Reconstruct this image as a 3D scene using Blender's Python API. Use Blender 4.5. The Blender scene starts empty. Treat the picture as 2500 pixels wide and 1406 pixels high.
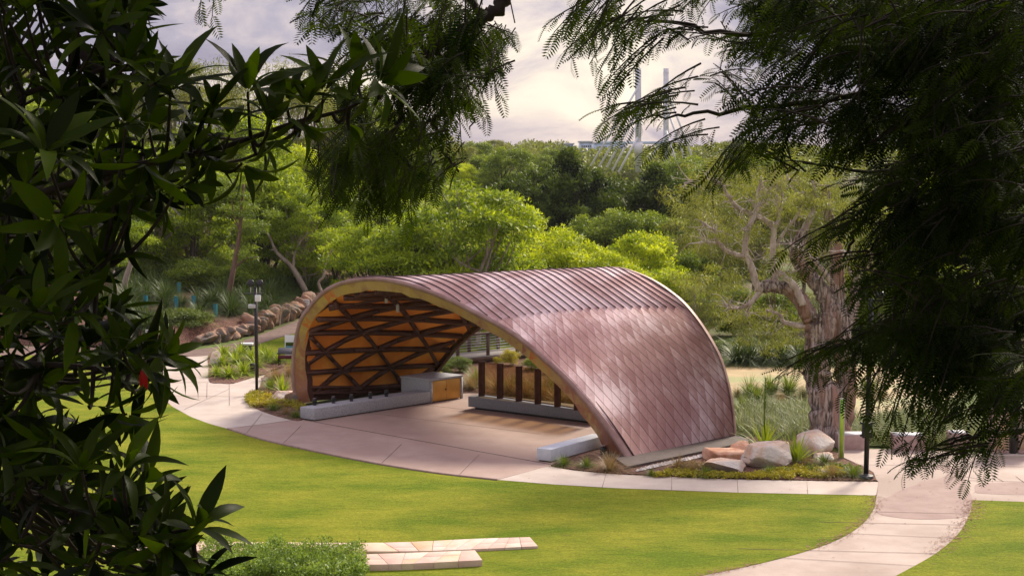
import bpy, math, random
import numpy as np
R = math.radians
D = bpy.data
sc = bpy.context.scene
COL = sc.collection
rng = np.random.default_rng(7)
random.seed(7)

# ------------------------------------------------------------------ camera
F, CH = 3700.0, 9.0
PITCH = math.atan(333 / F)
cam_d = D.cameras.new('camera'); cam = D.objects.new('camera', cam_d); COL.objects.link(cam)
cam.location = (0, 0, CH); cam.rotation_euler = (R(90) - PITCH, 0, 0)
cam_d.sensor_width = 36; cam_d.lens = 36 * F / 2500; cam_d.clip_start = .1; cam_d.clip_end = 5000
sc.camera = cam

# ------------------------------------------------------------------ sky, sun, exposure
SUN_EL, SUN_AZ = R(36), R(33)      # azimuth measured from +Y (away from camera) towards +X
w = D.worlds.new('World'); sc.world = w; w.use_nodes = True
nt = w.node_tree; nt.nodes.clear()
def N(nt, t, **k):
    n = nt.nodes.new(t)
    for a, b in k.items(): setattr(n, a, b)
    return n
L = lambda nt, a, b: nt.links.new(a, b)
out = N(nt, 'ShaderNodeOutputWorld')
sky = N(nt, 'ShaderNodeTexSky', sky_type='NISHITA'); sky.sun_disc = False
sky.sun_elevation = SUN_EL; sky.sun_rotation = SUN_AZ
b1 = N(nt, 'ShaderNodeBackground'); b1.inputs[1].default_value = .07; L(nt, sky.outputs[0], b1.inputs[0])
tc = N(nt, 'ShaderNodeTexCoord')
mp = N(nt, 'ShaderNodeMapping'); mp.inputs[3].default_value = (1.0, 1.0, 2.7); mp.inputs[1].default_value = (3.1, 0.4, 0.0)
L(nt, tc.outputs['Generated'], mp.inputs[0])
n1 = N(nt, 'ShaderNodeTexNoise'); n1.inputs['Scale'].default_value = 9.0; n1.inputs['Detail'].default_value = 12; n1.inputs['Roughness'].default_value = .56; n1.inputs['Distortion'].default_value = .6
n0 = N(nt, 'ShaderNodeTexNoise'); n0.inputs['Scale'].default_value = 3.6; n0.inputs['Detail'].default_value = 4; n0.inputs['Distortion'].default_value = .3
L(nt, mp.outputs[0], n1.inputs[0]); L(nt, mp.outputs[0], n0.inputs[0])
nm_ = N(nt, 'ShaderNodeMath', operation='MULTIPLY_ADD'); L(nt, n1.outputs[0], nm_.inputs[0]); nm_.inputs[1].default_value = 1.05; nm_.inputs[2].default_value = -.27
nm2 = N(nt, 'ShaderNodeMath', operation='MULTIPLY_ADD'); L(nt, n0.outputs[0], nm2.inputs[0]); nm2.inputs[1].default_value = .5; L(nt, nm_.outputs[0], nm2.inputs[2])
# glow where the sun sits behind thin cloud
gd = N(nt, 'ShaderNodeVectorMath', operation='DISTANCE'); L(nt, tc.outputs['Generated'], gd.inputs[0])
gx, gy, gz = (1370 - 1250) / F, 1.0, (370 - 215) / F
gn = math.sqrt(gx * gx + gy * gy + gz * gz); gd.inputs[1].default_value = (gx / gn, gy / gn, gz / gn)
gr = N(nt, 'ShaderNodeMapRange'); gr.inputs[1].default_value = .0; gr.inputs[2].default_value = .20; gr.inputs[3].default_value = .19; gr.inputs[4].default_value = 0
gr.interpolation_type = 'SMOOTHSTEP'; L(nt, gd.outputs['Value'], gr.inputs[0])
ad = N(nt, 'ShaderNodeMath', operation='ADD'); L(nt, nm2.outputs[0], ad.inputs[0]); L(nt, gr.outputs[0], ad.inputs[1])
cr = N(nt, 'ShaderNodeValToRGB'); L(nt, ad.outputs[0], cr.inputs[0])
e = cr.color_ramp.elements
e[0].position = .40; e[0].color = (.27, .24, .33, 1)
e[1].position = .84; e[1].color = (.92, .82, .66, 1)
for p, c in ((.50, (.36, .32, .40, 1)), (.57, (.50, .43, .46, 1)), (.63, (.64, .54, .52, 1)), (.72, (.80, .69, .58, 1))):
    x = e.new(p); x.color = c
# overcast: zenith brighter than horizon
sp = N(nt, 'ShaderNodeSeparateXYZ'); L(nt, tc.outputs['Generated'], sp.inputs[0])
zr = N(nt, 'ShaderNodeMapRange'); zr.inputs[1].default_value = .12; zr.inputs[2].default_value = .9; zr.inputs[3].default_value = .82; zr.inputs[4].default_value = 1.75
L(nt, sp.outputs[2], zr.inputs[0])
b2 = N(nt, 'ShaderNodeBackground'); L(nt, cr.outputs[0], b2.inputs[0]); L(nt, zr.outputs[0], b2.inputs[1])
ms = N(nt, 'ShaderNodeMixShader'); ms.inputs[0].default_value = .9
L(nt, b1.outputs[0], ms.inputs[1]); L(nt, b2.outputs[0], ms.inputs[2]); L(nt, ms.outputs[0], out.inputs[0])
sd = D.lights.new('sun', 'SUN'); sun = D.objects.new('sun', sd); COL.objects.link(sun)
sd.energy = 3.8; sd.angle = R(14); sd.color = (1, .88, .72)
sun.rotation_euler = (R(90) - SUN_EL, 0, -SUN_AZ + R(180)); sun.location = (0, 0, 40)
import mathutils
dv = mathutils.Vector((math.sin(SUN_AZ) * math.cos(SUN_EL), math.cos(SUN_AZ) * math.cos(SUN_EL), math.sin(SUN_EL)))
sun.rotation_euler = dv.to_track_quat('Z', 'Y').to_euler()
sc.view_settings.view_transform = 'Standard'; sc.view_settings.look = 'None'
sc.view_settings.exposure = .7; sc.view_settings.gamma = 1
sc.cycles.max_bounces = 6; sc.cycles.transparent_max_bounces = 12; sc.cycles.diffuse_bounces = 3
sc.cycles.volume_bounces = 0

# ------------------------------------------------------------------ helpers
S_, C_ = math.sin(PITCH), math.cos(PITCH)
def ray(x, y):
    a, b = (x - 1250) / F, -(y - 703) / F
    return np.array([a, C_ + b * S_, -S_ + b * C_])
def at(x, y, z=0.0):                       # point on the level z seen at photograph position (x, y)
    d = ray(x, y); k = (z - CH) / d[2]
    return np.array([0, 0, CH]) + d * k
def atY(x, y, Y):                          # point at distance Y
    d = ray(x, y); return np.array([0, 0, CH]) + d * (Y / d[1])

def tag(o, label=None, cat=None, group=None, kind=None):
    if label: o['label'] = label
    if cat: o['category'] = cat
    if group: o['group'] = group
    if kind: o['kind'] = kind
    return o
def link(o, parent=None):
    COL.objects.link(o)
    if parent: o.parent = parent
    return o
def empty(name, loc=(0, 0, 0), rz=0, **k):
    o = D.objects.new(name, None); o.location = loc; o.rotation_euler = (0, 0, rz); o.empty_display_size = .2
    return tag(link(o), **k)
def mesh(name, V, Fc, mat, parent=None, smooth=False, tint=None, uv=None, **k):
    """V (n,3); Fc: (m,k) array or list of arrays of faces; tint per face"""
    me = D.meshes.new(name); V = np.asarray(V, np.float32)
    FL = Fc if isinstance(Fc, list) else [Fc]
    FL = [np.asarray(f, np.int32) for f in FL if len(f)]
    me.vertices.add(len(V)); me.vertices.foreach_set('co', V.ravel())
    li = np.concatenate([f.ravel() for f in FL]); tot = np.concatenate([np.full(len(f), f.shape[1], np.int32) for f in FL])
    me.loops.add(len(li)); me.loops.foreach_set('vertex_index', li)
    me.polygons.add(len(tot)); me.polygons.foreach_set('loop_start', np.r_[0, np.cumsum(tot)[:-1]].astype(np.int32))
    me.update(calc_edges=True)
    if tint is not None:
        a = me.attributes.new('tint', 'FLOAT', 'FACE'); a.data.foreach_set('value', np.asarray(tint, np.float32))
    if uv is not None:
        l = me.uv_layers.new(name='UVMap'); l.data.foreach_set('uv', np.asarray(uv, np.float32)[li].ravel())
    if smooth: me.polygons.foreach_set('use_smooth', np.ones(len(tot), bool))
    if mat: me.materials.append(mat)
    o = D.objects.new(name, me); link(o, parent)
    return tag(o, **k)
class MB:
    def __init__(s): s.v = []; s.q = []; s.t = []; s.n = 0; s.tq = []; s.tt = []
    def add(s, V, Q=None, T=None, tint=0.5):
        V = np.asarray(V, float)
        s.v.append(V)
        if Q is not None and len(Q): Q = np.asarray(Q); s.q.append(Q + s.n); s.tq.append(np.full(len(Q), tint) if np.isscalar(tint) else tint)
        if T is not None and len(T): T = np.asarray(T); s.t.append(T + s.n); s.tt.append(np.full(len(T), tint) if np.isscalar(tint) else tint)
        s.n += len(V)
    def box(s, c, size, rz=0, M=None, tint=.5, taper=1.0):
        x, y, z = np.array(size) / 2
        P = np.array([(a * x * (taper if k > 0 else 1), b * y * (taper if k > 0 else 1), k * z) for k in (-1, 1) for b in (-1, 1) for a in (-1, 1)])
        if M is not None: P = P @ np.array(M).T
        elif rz: cc, ss = math.cos(rz), math.sin(rz); P = P @ np.array([[cc, ss, 0], [-ss, cc, 0], [0, 0, 1]])
        s.add(P + np.array(c), [(0, 2, 3, 1), (4, 5, 7, 6), (0, 1, 5, 4), (2, 6, 7, 3), (0, 4, 6, 2), (1, 3, 7, 5)], tint=tint)
        return s
    def bar(s, a, b, wd, h, up=(0, 0, 1), tint=.5):     # box section bar from a to b
        a, b = np.array(a, float), np.array(b, float); d = b - a; l = np.linalg.norm(d); d /= l
        u = np.array(up, float); sx = np.cross(d, u); sx /= np.linalg.norm(sx); u = np.cross(sx, d)
        M = np.array([d, sx, u]).T
        return s.box((a + b) / 2, (l, wd, h), M=M, tint=tint)
    def tube(s, P, r, n=8, cap=True, tint=.5):
        P = np.asarray(P, float); r = np.full(len(P), r) if np.isscalar(r) else np.asarray(r, float)
        T = np.gradient(P, axis=0); T /= np.linalg.norm(T, axis=1)[:, None] + 1e-9
        u = np.cross(T[0], (0, 0, 1.)); u = u if np.linalg.norm(u) > .1 else np.array([1., 0, 0]); u /= np.linalg.norm(u)
        V = []; an = np.arange(n) * 2 * math.pi / n
        for p, t, rr in zip(P, T, r):
            u = u - t * (u @ t); u /= np.linalg.norm(u) + 1e-9; v = np.cross(t, u)
            V.append(p + rr * (np.cos(an)[:, None] * u + np.sin(an)[:, None] * v))
        V = np.concatenate(V); m = len(P)
        i = np.arange(n); j = (i + 1) % n
        Q = np.concatenate([np.stack([k * n + i, k * n + j, (k + 1) * n + j, (k + 1) * n + i], 1) for k in range(m - 1)])
        T3 = None
        if cap:
            V = np.vstack([V, P[0], P[-1]]); a, b = m * n, m * n + 1
            T3 = np.concatenate([np.stack([j, i, np.full(n, a)], 1), np.stack([(m - 1) * n + i, (m - 1) * n + j, np.full(n, b)], 1)])
        s.add(V, Q, T3, tint); return s
    def lathe(s, prof, c=(0, 0, 0), n=20, tint=.5):      # prof: (r,z)
        prof = np.array(prof, float); P = np.array([[0, 0, z] for r, z in prof]) + np.array(c)
        an = np.arange(n) * 2 * math.pi / n; V = []
        for r, z in prof: V.append(np.stack([r * np.cos(an), r * np.sin(an), np.full(n, z)], 1))
        V = np.concatenate(V) + np.array(c); i = np.arange(n); j = (i + 1) % n
        Q = np.concatenate([np.stack([k * n + i, k * n + j, (k + 1) * n + j, (k + 1) * n + i], 1) for k in range(len(prof) - 1)])
        s.add(V, Q, tint=tint); return s
    def grid(s, G, tint=.5):
        a, b = G.shape[:2]; i = np.arange(a * b).reshape(a, b)
        Q = np.stack([i[:-1, :-1].ravel(), i[1:, :-1].ravel(), i[1:, 1:].ravel(), i[:-1, 1:].ravel()], 1)
        s.add(G.reshape(-1, 3), Q, tint=tint); return s
    def build(s, name, mat, parent=None, smooth=False, bevel=0, **k):
        o = mesh(name, np.concatenate(s.v), s.q + s.t, mat, parent, smooth, tint=np.concatenate(s.tq + s.tt), **k)
        if bevel:
            m = o.modifiers.new('bevel', 'BEVEL'); m.width = bevel; m.segments = 2; m.limit_method = 'ANGLE'
        return o
def cat(P, n=8, closed=False):                       # Catmull-Rom through points
    P = np.array(P, float)
    Q = np.vstack([P[-1], P, P[0], P[1]]) if closed else np.vstack([2 * P[0] - P[1], P, 2 * P[-1] - P[-2]])
    o = []
    for i in range(1, len(Q) - 2):
        a, b, c, d = Q[i - 1:i + 3]
        for k in np.arange(n) / n: o.append(.5 * (2 * b + (c - a) * k + (2 * a - 5 * b + 4 * c - d) * k * k + (3 * b - a - 3 * c + d) * k ** 3))
    if not closed: o.append(P[-1])
    return np.array(o)
import bmesh
def poly(name, P, z, mat, thick=0, **k):             # flat sheet from ground outline
    bm = bmesh.new(); vs = [bm.verts.new((p[0], p[1], z)) for p in P]
    es = [bm.edges.new((vs[i], vs[(i + 1) % len(vs)])) for i in range(len(vs))]
    bmesh.ops.triangle_fill(bm, use_beauty=True, edges=es)
    for f in bm.faces:
        f.normal_update()
        if f.normal.z < 0: f.normal_flip()
    if thick:
        r = bmesh.ops.extrude_face_region(bm, geom=bm.faces[:]); 
        for v in [g for g in r['geom'] if isinstance(g, bmesh.types.BMVert)]: v.co.z -= thick
        bmesh.ops.recalc_face_normals(bm, faces=bm.faces[:])
    me = D.meshes.new(name); bm.to_mesh(me); bm.free(); me.materials.append(mat)
    o = D.objects.new(name, me); link(o); return tag(o, **k)
def px(P, z=0): return [at(x, y, z)[:2] for x, y in P]
def copy_tree(o, parent=None):
    c = o.copy(); COL.objects.link(c); c.parent = parent
    for ch in list(o.children): copy_tree(ch, c)
    return c

# ------------------------------------------------------------------ materials
def newmat(name):
    m = D.materials.new(name); m.use_nodes = True; nt = m.node_tree
    return m, nt, nt.nodes['Principled BSDF'], nt.nodes['Material Output']
def mat(name, c1, c2=None, scale=3, rough=.7, metal=0, bump=0, bscale=None, detail=6, contrast=(.35, .65), c3=None, s3=.3, spec=.4, stretch=None, bdist=.05):
    m, nt, p, o = newmat(name)
    p.inputs['Roughness'].default_value = rough; p.inputs['Metallic'].default_value = metal; p.inputs['Specular IOR Level'].default_value = spec
    tc = N(nt, 'ShaderNodeTexCoord'); src = tc.outputs['Object']
    if stretch:
        mp = N(nt, 'ShaderNodeMapping'); mp.inputs[3].default_value = stretch; L(nt, src, mp.inputs[0]); src = mp.outputs[0]
    if c2 is None: p.inputs['Base Color'].default_value = (*c1, 1)
    else:
        n = N(nt, 'ShaderNodeTexNoise'); n.inputs['Scale'].default_value = scale; n.inputs['Detail'].default_value = detail; n.inputs['Roughness'].default_value = .62; L(nt, src, n.inputs[0])
        r = N(nt, 'ShaderNodeValToRGB'); r.color_ramp.elements[0].position = contrast[0]; r.color_ramp.elements[1].position = contrast[1]
        r.color_ramp.elements[0].color = (*c1, 1); r.color_ramp.elements[1].color = (*c2, 1); L(nt, n.outputs[0], r.inputs[0]); col = r.outputs[0]
        if c3:
            n2 = N(nt, 'ShaderNodeTexNoise'); n2.inputs['Scale'].default_value = s3; n2.inputs['Detail'].default_value = 4; L(nt, src, n2.inputs[0])
            mr = N(nt, 'ShaderNodeMapRange'); mr.inputs[1].default_value = .47; mr.inputs[2].default_value = .62; L(nt, n2.outputs[0], mr.inputs[0])
            mx = N(nt, 'ShaderNodeMixRGB'); L(nt, mr.outputs[0], mx.inputs[0]); L(nt, col, mx.inputs[1]); mx.inputs[2].default_value = (*c3, 1); col = mx.outputs[0]
        L(nt, col, p.inputs['Base Color'])
    if bump:
        n = N(nt, 'ShaderNodeTexNoise'); n.inputs['Scale'].default_value = bscale or scale * 4; n.inputs['Detail'].default_value = 8; L(nt, src, n.inputs[0])
        b = N(nt, 'ShaderNodeBump'); b.inputs['Strength'].default_value = bump; b.inputs['Distance'].default_value = bdist; L(nt, n.outputs[0], b.inputs['Height']); L(nt, b.outputs[0], p.inputs['Normal'])
    return m
def leafmat(name, dark, light, trans=.35, rough=.5, tcol=None, spec=.3):
    m, nt, p, o = newmat(name)
    a = N(nt, 'ShaderNodeAttribute', attribute_name='tint')
    r = N(nt, 'ShaderNodeValToRGB'); L(nt, a.outputs['Fac'], r.inputs[0])
    r.color_ramp.elements[0].color = (*dark, 1); r.color_ramp.elements[1].color = (*light, 1)
    L(nt, r.outputs[0], p.inputs['Base Color']); p.inputs['Roughness'].default_value = rough; p.inputs['Specular IOR Level'].default_value = spec
    t = N(nt, 'ShaderNodeBsdfTranslucent')
    mx = N(nt, 'ShaderNodeMixRGB', blend_type='MULTIPLY'); mx.inputs[0].default_value = 1; L(nt, r.outputs[0], mx.inputs[1]); mx.inputs[2].default_value = (*(tcol or (1.5, 1.35, .5)), 1)
    L(nt, mx.outputs[0], t.inputs[0])
    s = N(nt, 'ShaderNodeMixShader'); s.inputs[0].default_value = trans
    L(nt, p.outputs[0], s.inputs[1]); L(nt, t.outputs[0], s.inputs[2]); L(nt, s.outputs[0], o.inputs[0])
    return m

M = {}
M['lawn'] = None
def lawnmat():
    m, nt, p, o = newmat('lawn_grass')
    tc = N(nt, 'ShaderNodeTexCoord'); s = tc.outputs['Object']
    def noise(sc_, det, rough=.6, st=None):
        v = s
        if st: mp = N(nt, 'ShaderNodeMapping'); mp.inputs[3].default_value = st; mp.inputs[2].default_value = (0, 0, R(-12)); L(nt, s, mp.inputs[0]); v = mp.outputs[0]
        n = N(nt, 'ShaderNodeTexNoise'); n.inputs['Scale'].default_value = sc_; n.inputs['Detail'].default_value = det; n.inputs['Roughness'].default_value = rough; L(nt, v, n.inputs[0]); return n.outputs[0]
    a = noise(.35, 5, .6, (1, 2.2, 1)); b = noise(3.0, 8, .75, (1, 2.6, 1)); c = noise(15, 6, .8)
    r = N(nt, 'ShaderNodeValToRGB'); L(nt, a, r.inputs[0])
    e = r.color_ramp.elements; e[0].position = .36; e[0].color = (.128, .195, .006, 1); e[1].position = .68; e[1].color = (.29, .30, .024, 1)
    r2 = N(nt, 'ShaderNodeMapRange'); L(nt, b, r2.inputs[0]); r2.inputs[1].default_value = .3; r2.inputs[2].default_value = .7; r2.inputs[3].default_value = .76; r2.inputs[4].default_value = 1.22
    r3 = N(nt, 'ShaderNodeMapRange'); L(nt, c, r3.inputs[0]); r3.inputs[1].default_value = .3; r3.inputs[2].default_value = .7; r3.inputs[3].default_value = .60; r3.inputs[4].default_value = 1.4
    mu = N(nt, 'ShaderNodeMath', operation='MULTIPLY'); L(nt, r2.outputs[0], mu.inputs[0]); L(nt, r3.outputs[0], mu.inputs[1])
    vm = N(nt, 'ShaderNodeVectorMath', operation='SCALE'); L(nt, r.outputs[0], vm.inputs[0]); L(nt, mu.outputs[0], vm.inputs['Scale'])
    L(nt, vm.outputs[0], p.inputs['Base Color']); p.inputs['Roughness'].default_value = .9; p.inputs['Specular IOR Level'].default_value = .1
    bp = N(nt, 'ShaderNodeBump'); bp.inputs['Strength'].default_value = .9; bp.inputs['Distance'].default_value = .05; L(nt, c, bp.inputs['Height'])
    b2_ = N(nt, 'ShaderNodeBump'); b2_.inputs['Strength'].default_value = .5; b2_.inputs['Distance'].default_value = .25; L(nt, b, b2_.inputs['Height']); L(nt, bp.outputs[0], b2_.inputs['Normal'])
    L(nt, b2_.outputs[0], p.inputs['Normal'])
    return m
M['lawn'] = lawnmat()
M['ground'] = mat('rough_ground', (.05, .085, .012), (.12, .16, .025), 1.5, .95, bump=.6, bscale=12, c3=(.10, .07, .035), s3=.15)
M['mulch'] = mat('bark_mulch', (.05, .022, .014), (.26, .13, .09), 14, .95, bump=1, bscale=30, detail=8, contrast=(.4, .62))
M['paver'] = mat('grey_concrete', (.44, .375, .32), (.52, .455, .395), 1.2, .75, bump=.15, bscale=60, c3=(.41, .34, .29), s3=.25)
M['slab'] = mat('tan_concrete', (.31, .215, .18), (.39, .285, .24), .8, .62, bump=.15, bscale=70, c3=(.34, .235, .195), s3=.35)
M['pinkpath'] = mat('pink_exposed_aggregate', (.36, .28, .235), (.45, .365, .31), 1.0, .75, bump=.25, bscale=70, c3=(.31, .235, .195), s3=.32, detail=8)
M['bitumen'] = mat('brown_path', (.13, .085, .07), (.19, .13, .11), 2, .9, bump=.3, bscale=60)
M['pond'] = mat('duckweed_water', (.30, .21, .085), (.42, .30, .13), .6, .6, c3=(.24, .25, .07), s3=.12, stretch=(1, 3, 1), bump=.05)
M['dark'] = mat('dark_joint', (.06, .045, .04))
M['edge'] = mat('steel_edging', (.20, .13, .10), (.28, .2, .17), 8, .7)
M['granite'] = mat('grey_granite', (.24, .25, .275), (.42, .43, .46), 28, .6, bump=.1, bscale=80)
M['granite2'] = mat('dark_granite', (.13, .135, .15), (.21, .215, .235), 28, .6, bump=.1, bscale=80)
M['plinth'] = mat('plinth_concrete', (.06, .045, .04), (.10, .075, .065), 5, .7, bump=.2)
M['brass'] = mat('brass_door', (.50, .25, .045), (.60, .32, .07), 2, .42, metal=.45)
M['rust'] = mat('weathered_steel', (.045, .014, .008), (.10, .032, .018), 5, .65, metal=.2, bump=.1)
M['darksteel'] = mat('dark_weathered_steel', (.055, .018, .011), (.10, .035, .022), 6, .55, metal=.1)
M['orange'] = mat('amber_copper_lining', (.80, .26, .03), (.90, .38, .065), 1.3, .45, metal=.0, bump=.12, bscale=4, c3=(.68, .20, .025), s3=.7)
def patina():
    m, nt, p, o = newmat('patina_copper')
    a = N(nt, 'ShaderNodeAttribute', attribute_name='tint'); tc = N(nt, 'ShaderNodeTexCoord')
    n = N(nt, 'ShaderNodeTexNoise'); n.inputs['Scale'].default_value = 1.6; n.inputs['Detail'].default_value = 7; n.inputs['Roughness'].default_value = .65; L(nt, tc.outputs['Object'], n.inputs[0])
    mu = N(nt, 'ShaderNodeMath', operation='MULTIPLY_ADD'); L(nt, n.outputs[0], mu.inputs[0]); mu.inputs[1].default_value = 1.1; L(nt, a.outputs['Fac'], mu.inputs[2])
    sb = N(nt, 'ShaderNodeMath', operation='SUBTRACT'); L(nt, mu.outputs[0], sb.inputs[0]); sb.inputs[1].default_value = .55
    r = N(nt, 'ShaderNodeValToRGB'); L(nt, sb.outputs[0], r.inputs[0]); e = r.color_ramp.elements
    e[0].position = 0; e[0].color = (.26, .12, .085, 1); e[1].position = 1; e[1].color = (.46, .13, .03, 1)
    for q, c in ((.25, (.27, .11, .06, 1)), (.45, (.35, .23, .09, 1)), (.62, (.40, .29, .085, 1)), (.8, (.42, .28, .08, 1))): x = e.new(q); x.color = c
    L(nt, r.outputs[0], p.inputs['Base Color']); p.inputs['Roughness'].default_value = .42; p.inputs['Metallic'].default_value = .35
    return m
M['patina'] = patina()
M['fascia'] = mat('copper_fascia', (.24, .14, .12), (.34, .22, .195), 2.2, .5, metal=.3)
M['seam'] = mat('seam_copper', (.05, .022, .022), (.09, .04, .038), 4, .5, metal=.4)
def roofmat():
    m, nt, p, o = newmat('copper_shingle_roof')
    uv = N(nt, 'ShaderNodeUVMap'); s = N(nt, 'ShaderNodeSeparateXYZ'); L(nt, uv.outputs[0], s.inputs[0])
    def m_(op, a, b=None, c=None):
        n = N(nt, 'ShaderNodeMath', operation=op)
        for i, x in enumerate((a, b, c)):
            if x is None: continue
            if isinstance(x, (int, float)): n.inputs[i].default_value = x
            else: L(nt, x, n.inputs[i])
        return n.outputs[0]
    a = s.outputs[0]; bb = s.outputs[1]                       # a: strip, bb: along the arch (0..1)
    fa = m_('FRACT', a); ia = m_('FLOOR', a)
    b = m_('ADD', m_('MULTIPLY', m_('SUBTRACT', bb, m_('MULTIPLY', ia, .0012)), 1 / .0218), a)
    fb = m_('FRACT', b); ib = m_('FLOOR', b)
    send = m_('ADD', .664, m_('MULTIPLY', m_('MAXIMUM', m_('SUBTRACT', ia, 20.0), 0.0), .0045))
    low = m_('GREATER_THAN', bb, send)                        # shingled part
    ibl = m_('MULTIPLY', ib, low)
    cb = N(nt, 'ShaderNodeCombineXYZ'); L(nt, ia, cb.inputs[0]); L(nt, ibl, cb.inputs[1])
    wn = N(nt, 'ShaderNodeTexWhiteNoise', noise_dimensions='2D'); L(nt, cb.outputs[0], wn.inputs['Vector'])
    tc = N(nt, 'ShaderNodeTexCoord')
    n = N(nt, 'ShaderNodeTexNoise'); n.inputs['Scale'].default_value = .55; n.inputs['Detail'].default_value = 6; L(nt, tc.outputs['Object'], n.inputs[0])
    nf = N(nt, 'ShaderNodeTexNoise'); nf.inputs['Scale'].default_value = 9; nf.inputs['Detail'].default_value = 6; L(nt, tc.outputs['Object'], nf.inputs[0])
    t = m_('ADD', m_('MULTIPLY', n.outputs[0], 1.25), m_('MULTIPLY', wn.outputs[0], .15))
    t = m_('ADD', t, m_('MULTIPLY', nf.outputs[0], .22))
    # every shingle is darker along its exposed lower edge
    t = m_('SUBTRACT', t, m_('MULTIPLY', m_('MULTIPLY', fb, low), .12))
    r = N(nt, 'ShaderNodeValToRGB'); L(nt, t, r.inputs[0]); e = r.color_ramp.elements
    e[0].position = .5; e[0].color = (.27, .135, .125, 1); e[1].position = 1.0; e[1].color = (.62, .49, .50, 1)
    x = e.new(.72); x.color = (.36, .215, .205, 1); x = e.new(.86); x.color = (.50, .36, .36, 1)
    line = m_('LESS_THAN', fa, .075)
    lineb = m_('MULTIPLY', m_('LESS_THAN', fb, .05), low)
    jn = m_('LESS_THAN', m_('ABSOLUTE', m_('SUBTRACT', bb, m_('ADD', .586, m_('MULTIPLY', m_('MODULO', ia, 2.0), .006)))), .0012)
    ln = m_('MAXIMUM', m_('MULTIPLY', line, m_('ADD', .45, m_('MULTIPLY', low, .35))), m_('MAXIMUM', m_('MULTIPLY', lineb, .30), m_('MULTIPLY', jn, .5)))
    mx = N(nt, 'ShaderNodeMixRGB'); L(nt, ln, mx.inputs[0]); L(nt, r.outputs[0], mx.inputs[1]); mx.inputs[2].default_value = (.07, .028, .026, 1)
    L(nt, mx.outputs[0], p.inputs['Base Color'])
    p.inputs['Metallic'].default_value = .55
    L(nt, m_('ADD', m_('ADD', .40, m_('MULTIPLY', low, -.02)), m_('MULTIPLY', wn.outputs[0], .10)), p.inputs['Roughness'])
    h = m_('ADD', m_('MULTIPLY', m_('GREATER_THAN', fa, .075), .6), m_('MULTIPLY', m_('ADD', m_('SUBTRACT', 1, fa), m_('SUBTRACT', 1, fb)), m_('MULTIPLY', low, .8)))
    h = m_('ADD', h, m_('MULTIPLY', nf.outputs[0], .25))
    bp = N(nt, 'ShaderNodeBump'); bp.inputs['Strength'].default_value = .5; bp.inputs['Distance'].default_value = .02; L(nt, h, bp.inputs['Height']); L(nt, bp.outputs[0], p.inputs['Normal'])
    return m
M['roof'] = roofmat()
M['black'] = mat('black_metal', (.012, .012, .014), rough=.45)
M['dgrey'] = mat('dark_grey_metal', (.05, .052, .058), rough=.5)
M['lgrey'] = mat('light_grey_plastic', (.45, .46, .48), rough=.5)
M['white'] = mat('white_paint', (.72, .74, .76), rough=.5)
M['timber'] = mat('dark_hardwood', (.055, .03, .02), (.10, .055, .035), 3, .8, stretch=(1, 1, 6))
M['deck'] = mat('weathered_decking', (.15, .135, .125), (.24, .215, .195), 6, .85)
M['wire'] = mat('steel_wire', (.4, .4, .4), rough=.35, metal=.8)
M['sand'] = mat('sandstone_block', (.50, .36, .24), (.62, .50, .38), 1.6, .85, bump=.2, bscale=25, c3=(.60, .38, .22), s3=1.2)
M['boulder'] = mat('sandstone_boulder', (.56, .37, .26), (.72, .63, .53), 1.8, .9, bump=.8, bscale=6, c3=(.58, .54, .49), s3=1.0, bdist=.08)
M['boulder2'] = mat('rust_stained_rock', (.46, .20, .11), (.66, .44, .31), 2.5, .85, bump=.6, bscale=6, bdist=.08)
M['wallrock'] = mat('wall_rock', (.22, .10, .055), (.44, .29, .20), 1.3, .9, bump=.8, bscale=5, c3=(.16, .14, .12), s3=1.1, bdist=.08)
M['pinkblock'] = mat('pink_block_seat', (.36, .245, .235), (.46, .33, .315), 6, .75, bump=.1)
M['pebble'] = mat('white_pebbles', (.42, .38, .34), (.62, .58, .54), 8, .8)
M['teal'] = mat('teal_sleeve', (.03, .20, .25), rough=.6)
M['lime'] = mat('lime_sign_face', (.12, .42, .06), (.50, .62, .05), .9, .4, contrast=(.3, .6))
M['silver'] = mat('brushed_metal', (.5, .5, .5), rough=.35, metal=.7)
M['ltgreen'] = mat('pale_green_sign', (.50, .58, .25), rough=.5)
M['lav'] = mat('blue_white_concrete', (.50, .54, .60), (.58, .62, .68), 5, .6)
M['bldg'] = mat('pale_blue_wall', (.50, .62, .78), rough=.6)
M['conc'] = mat('bridge_concrete', (.55, .57, .60), (.64, .66, .70), 2, .7)
def barkmat(name, a, b, c3=None, sc_=2.5):
    return mat(name, a, b, sc_, .9, bump=.9, bscale=7, stretch=(1.6, 1.6, .35), c3=c3, s3=1.3, bdist=.06)
M['bark_limb'] = barkmat('pale_limb_bark', (.30, .235, .205), (.62, .54, .49), sc_=4)
M['L_bank'] = leafmat('dark_strap_leaf', (.016, .038, .010), (.10, .16, .03), .2)
M['bark_dark'] = barkmat('dark_bark', (.04, .03, .022), (.09, .065, .05))
M['bark_red'] = barkmat('red_brown_bark', (.13, .07, .05), (.24, .15, .12))
M['bark_pale'] = barkmat('pale_bark', (.22, .17, .14), (.42, .35, .30))
M['bark_paper'] = mat('paperbark', (.075, .052, .043), (.50, .41, .37), 8, .9, bump=1, bscale=9, stretch=(1.8, 1.8, .22), c3=(.36, .21, .16), s3=1.1, bdist=.12, contrast=(.40, .60))
M['L_jac'] = leafmat('feathery_foliage', (.085, .155, .010), (.38, .50, .028), .48)
M['L_bright'] = leafmat('bright_foliage', (.15, .24, .008), (.52, .62, .03), .5)
M['L_dark'] = leafmat('dark_foliage', (.014, .036, .010), (.13, .20, .028), .28, spec=.12)
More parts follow.
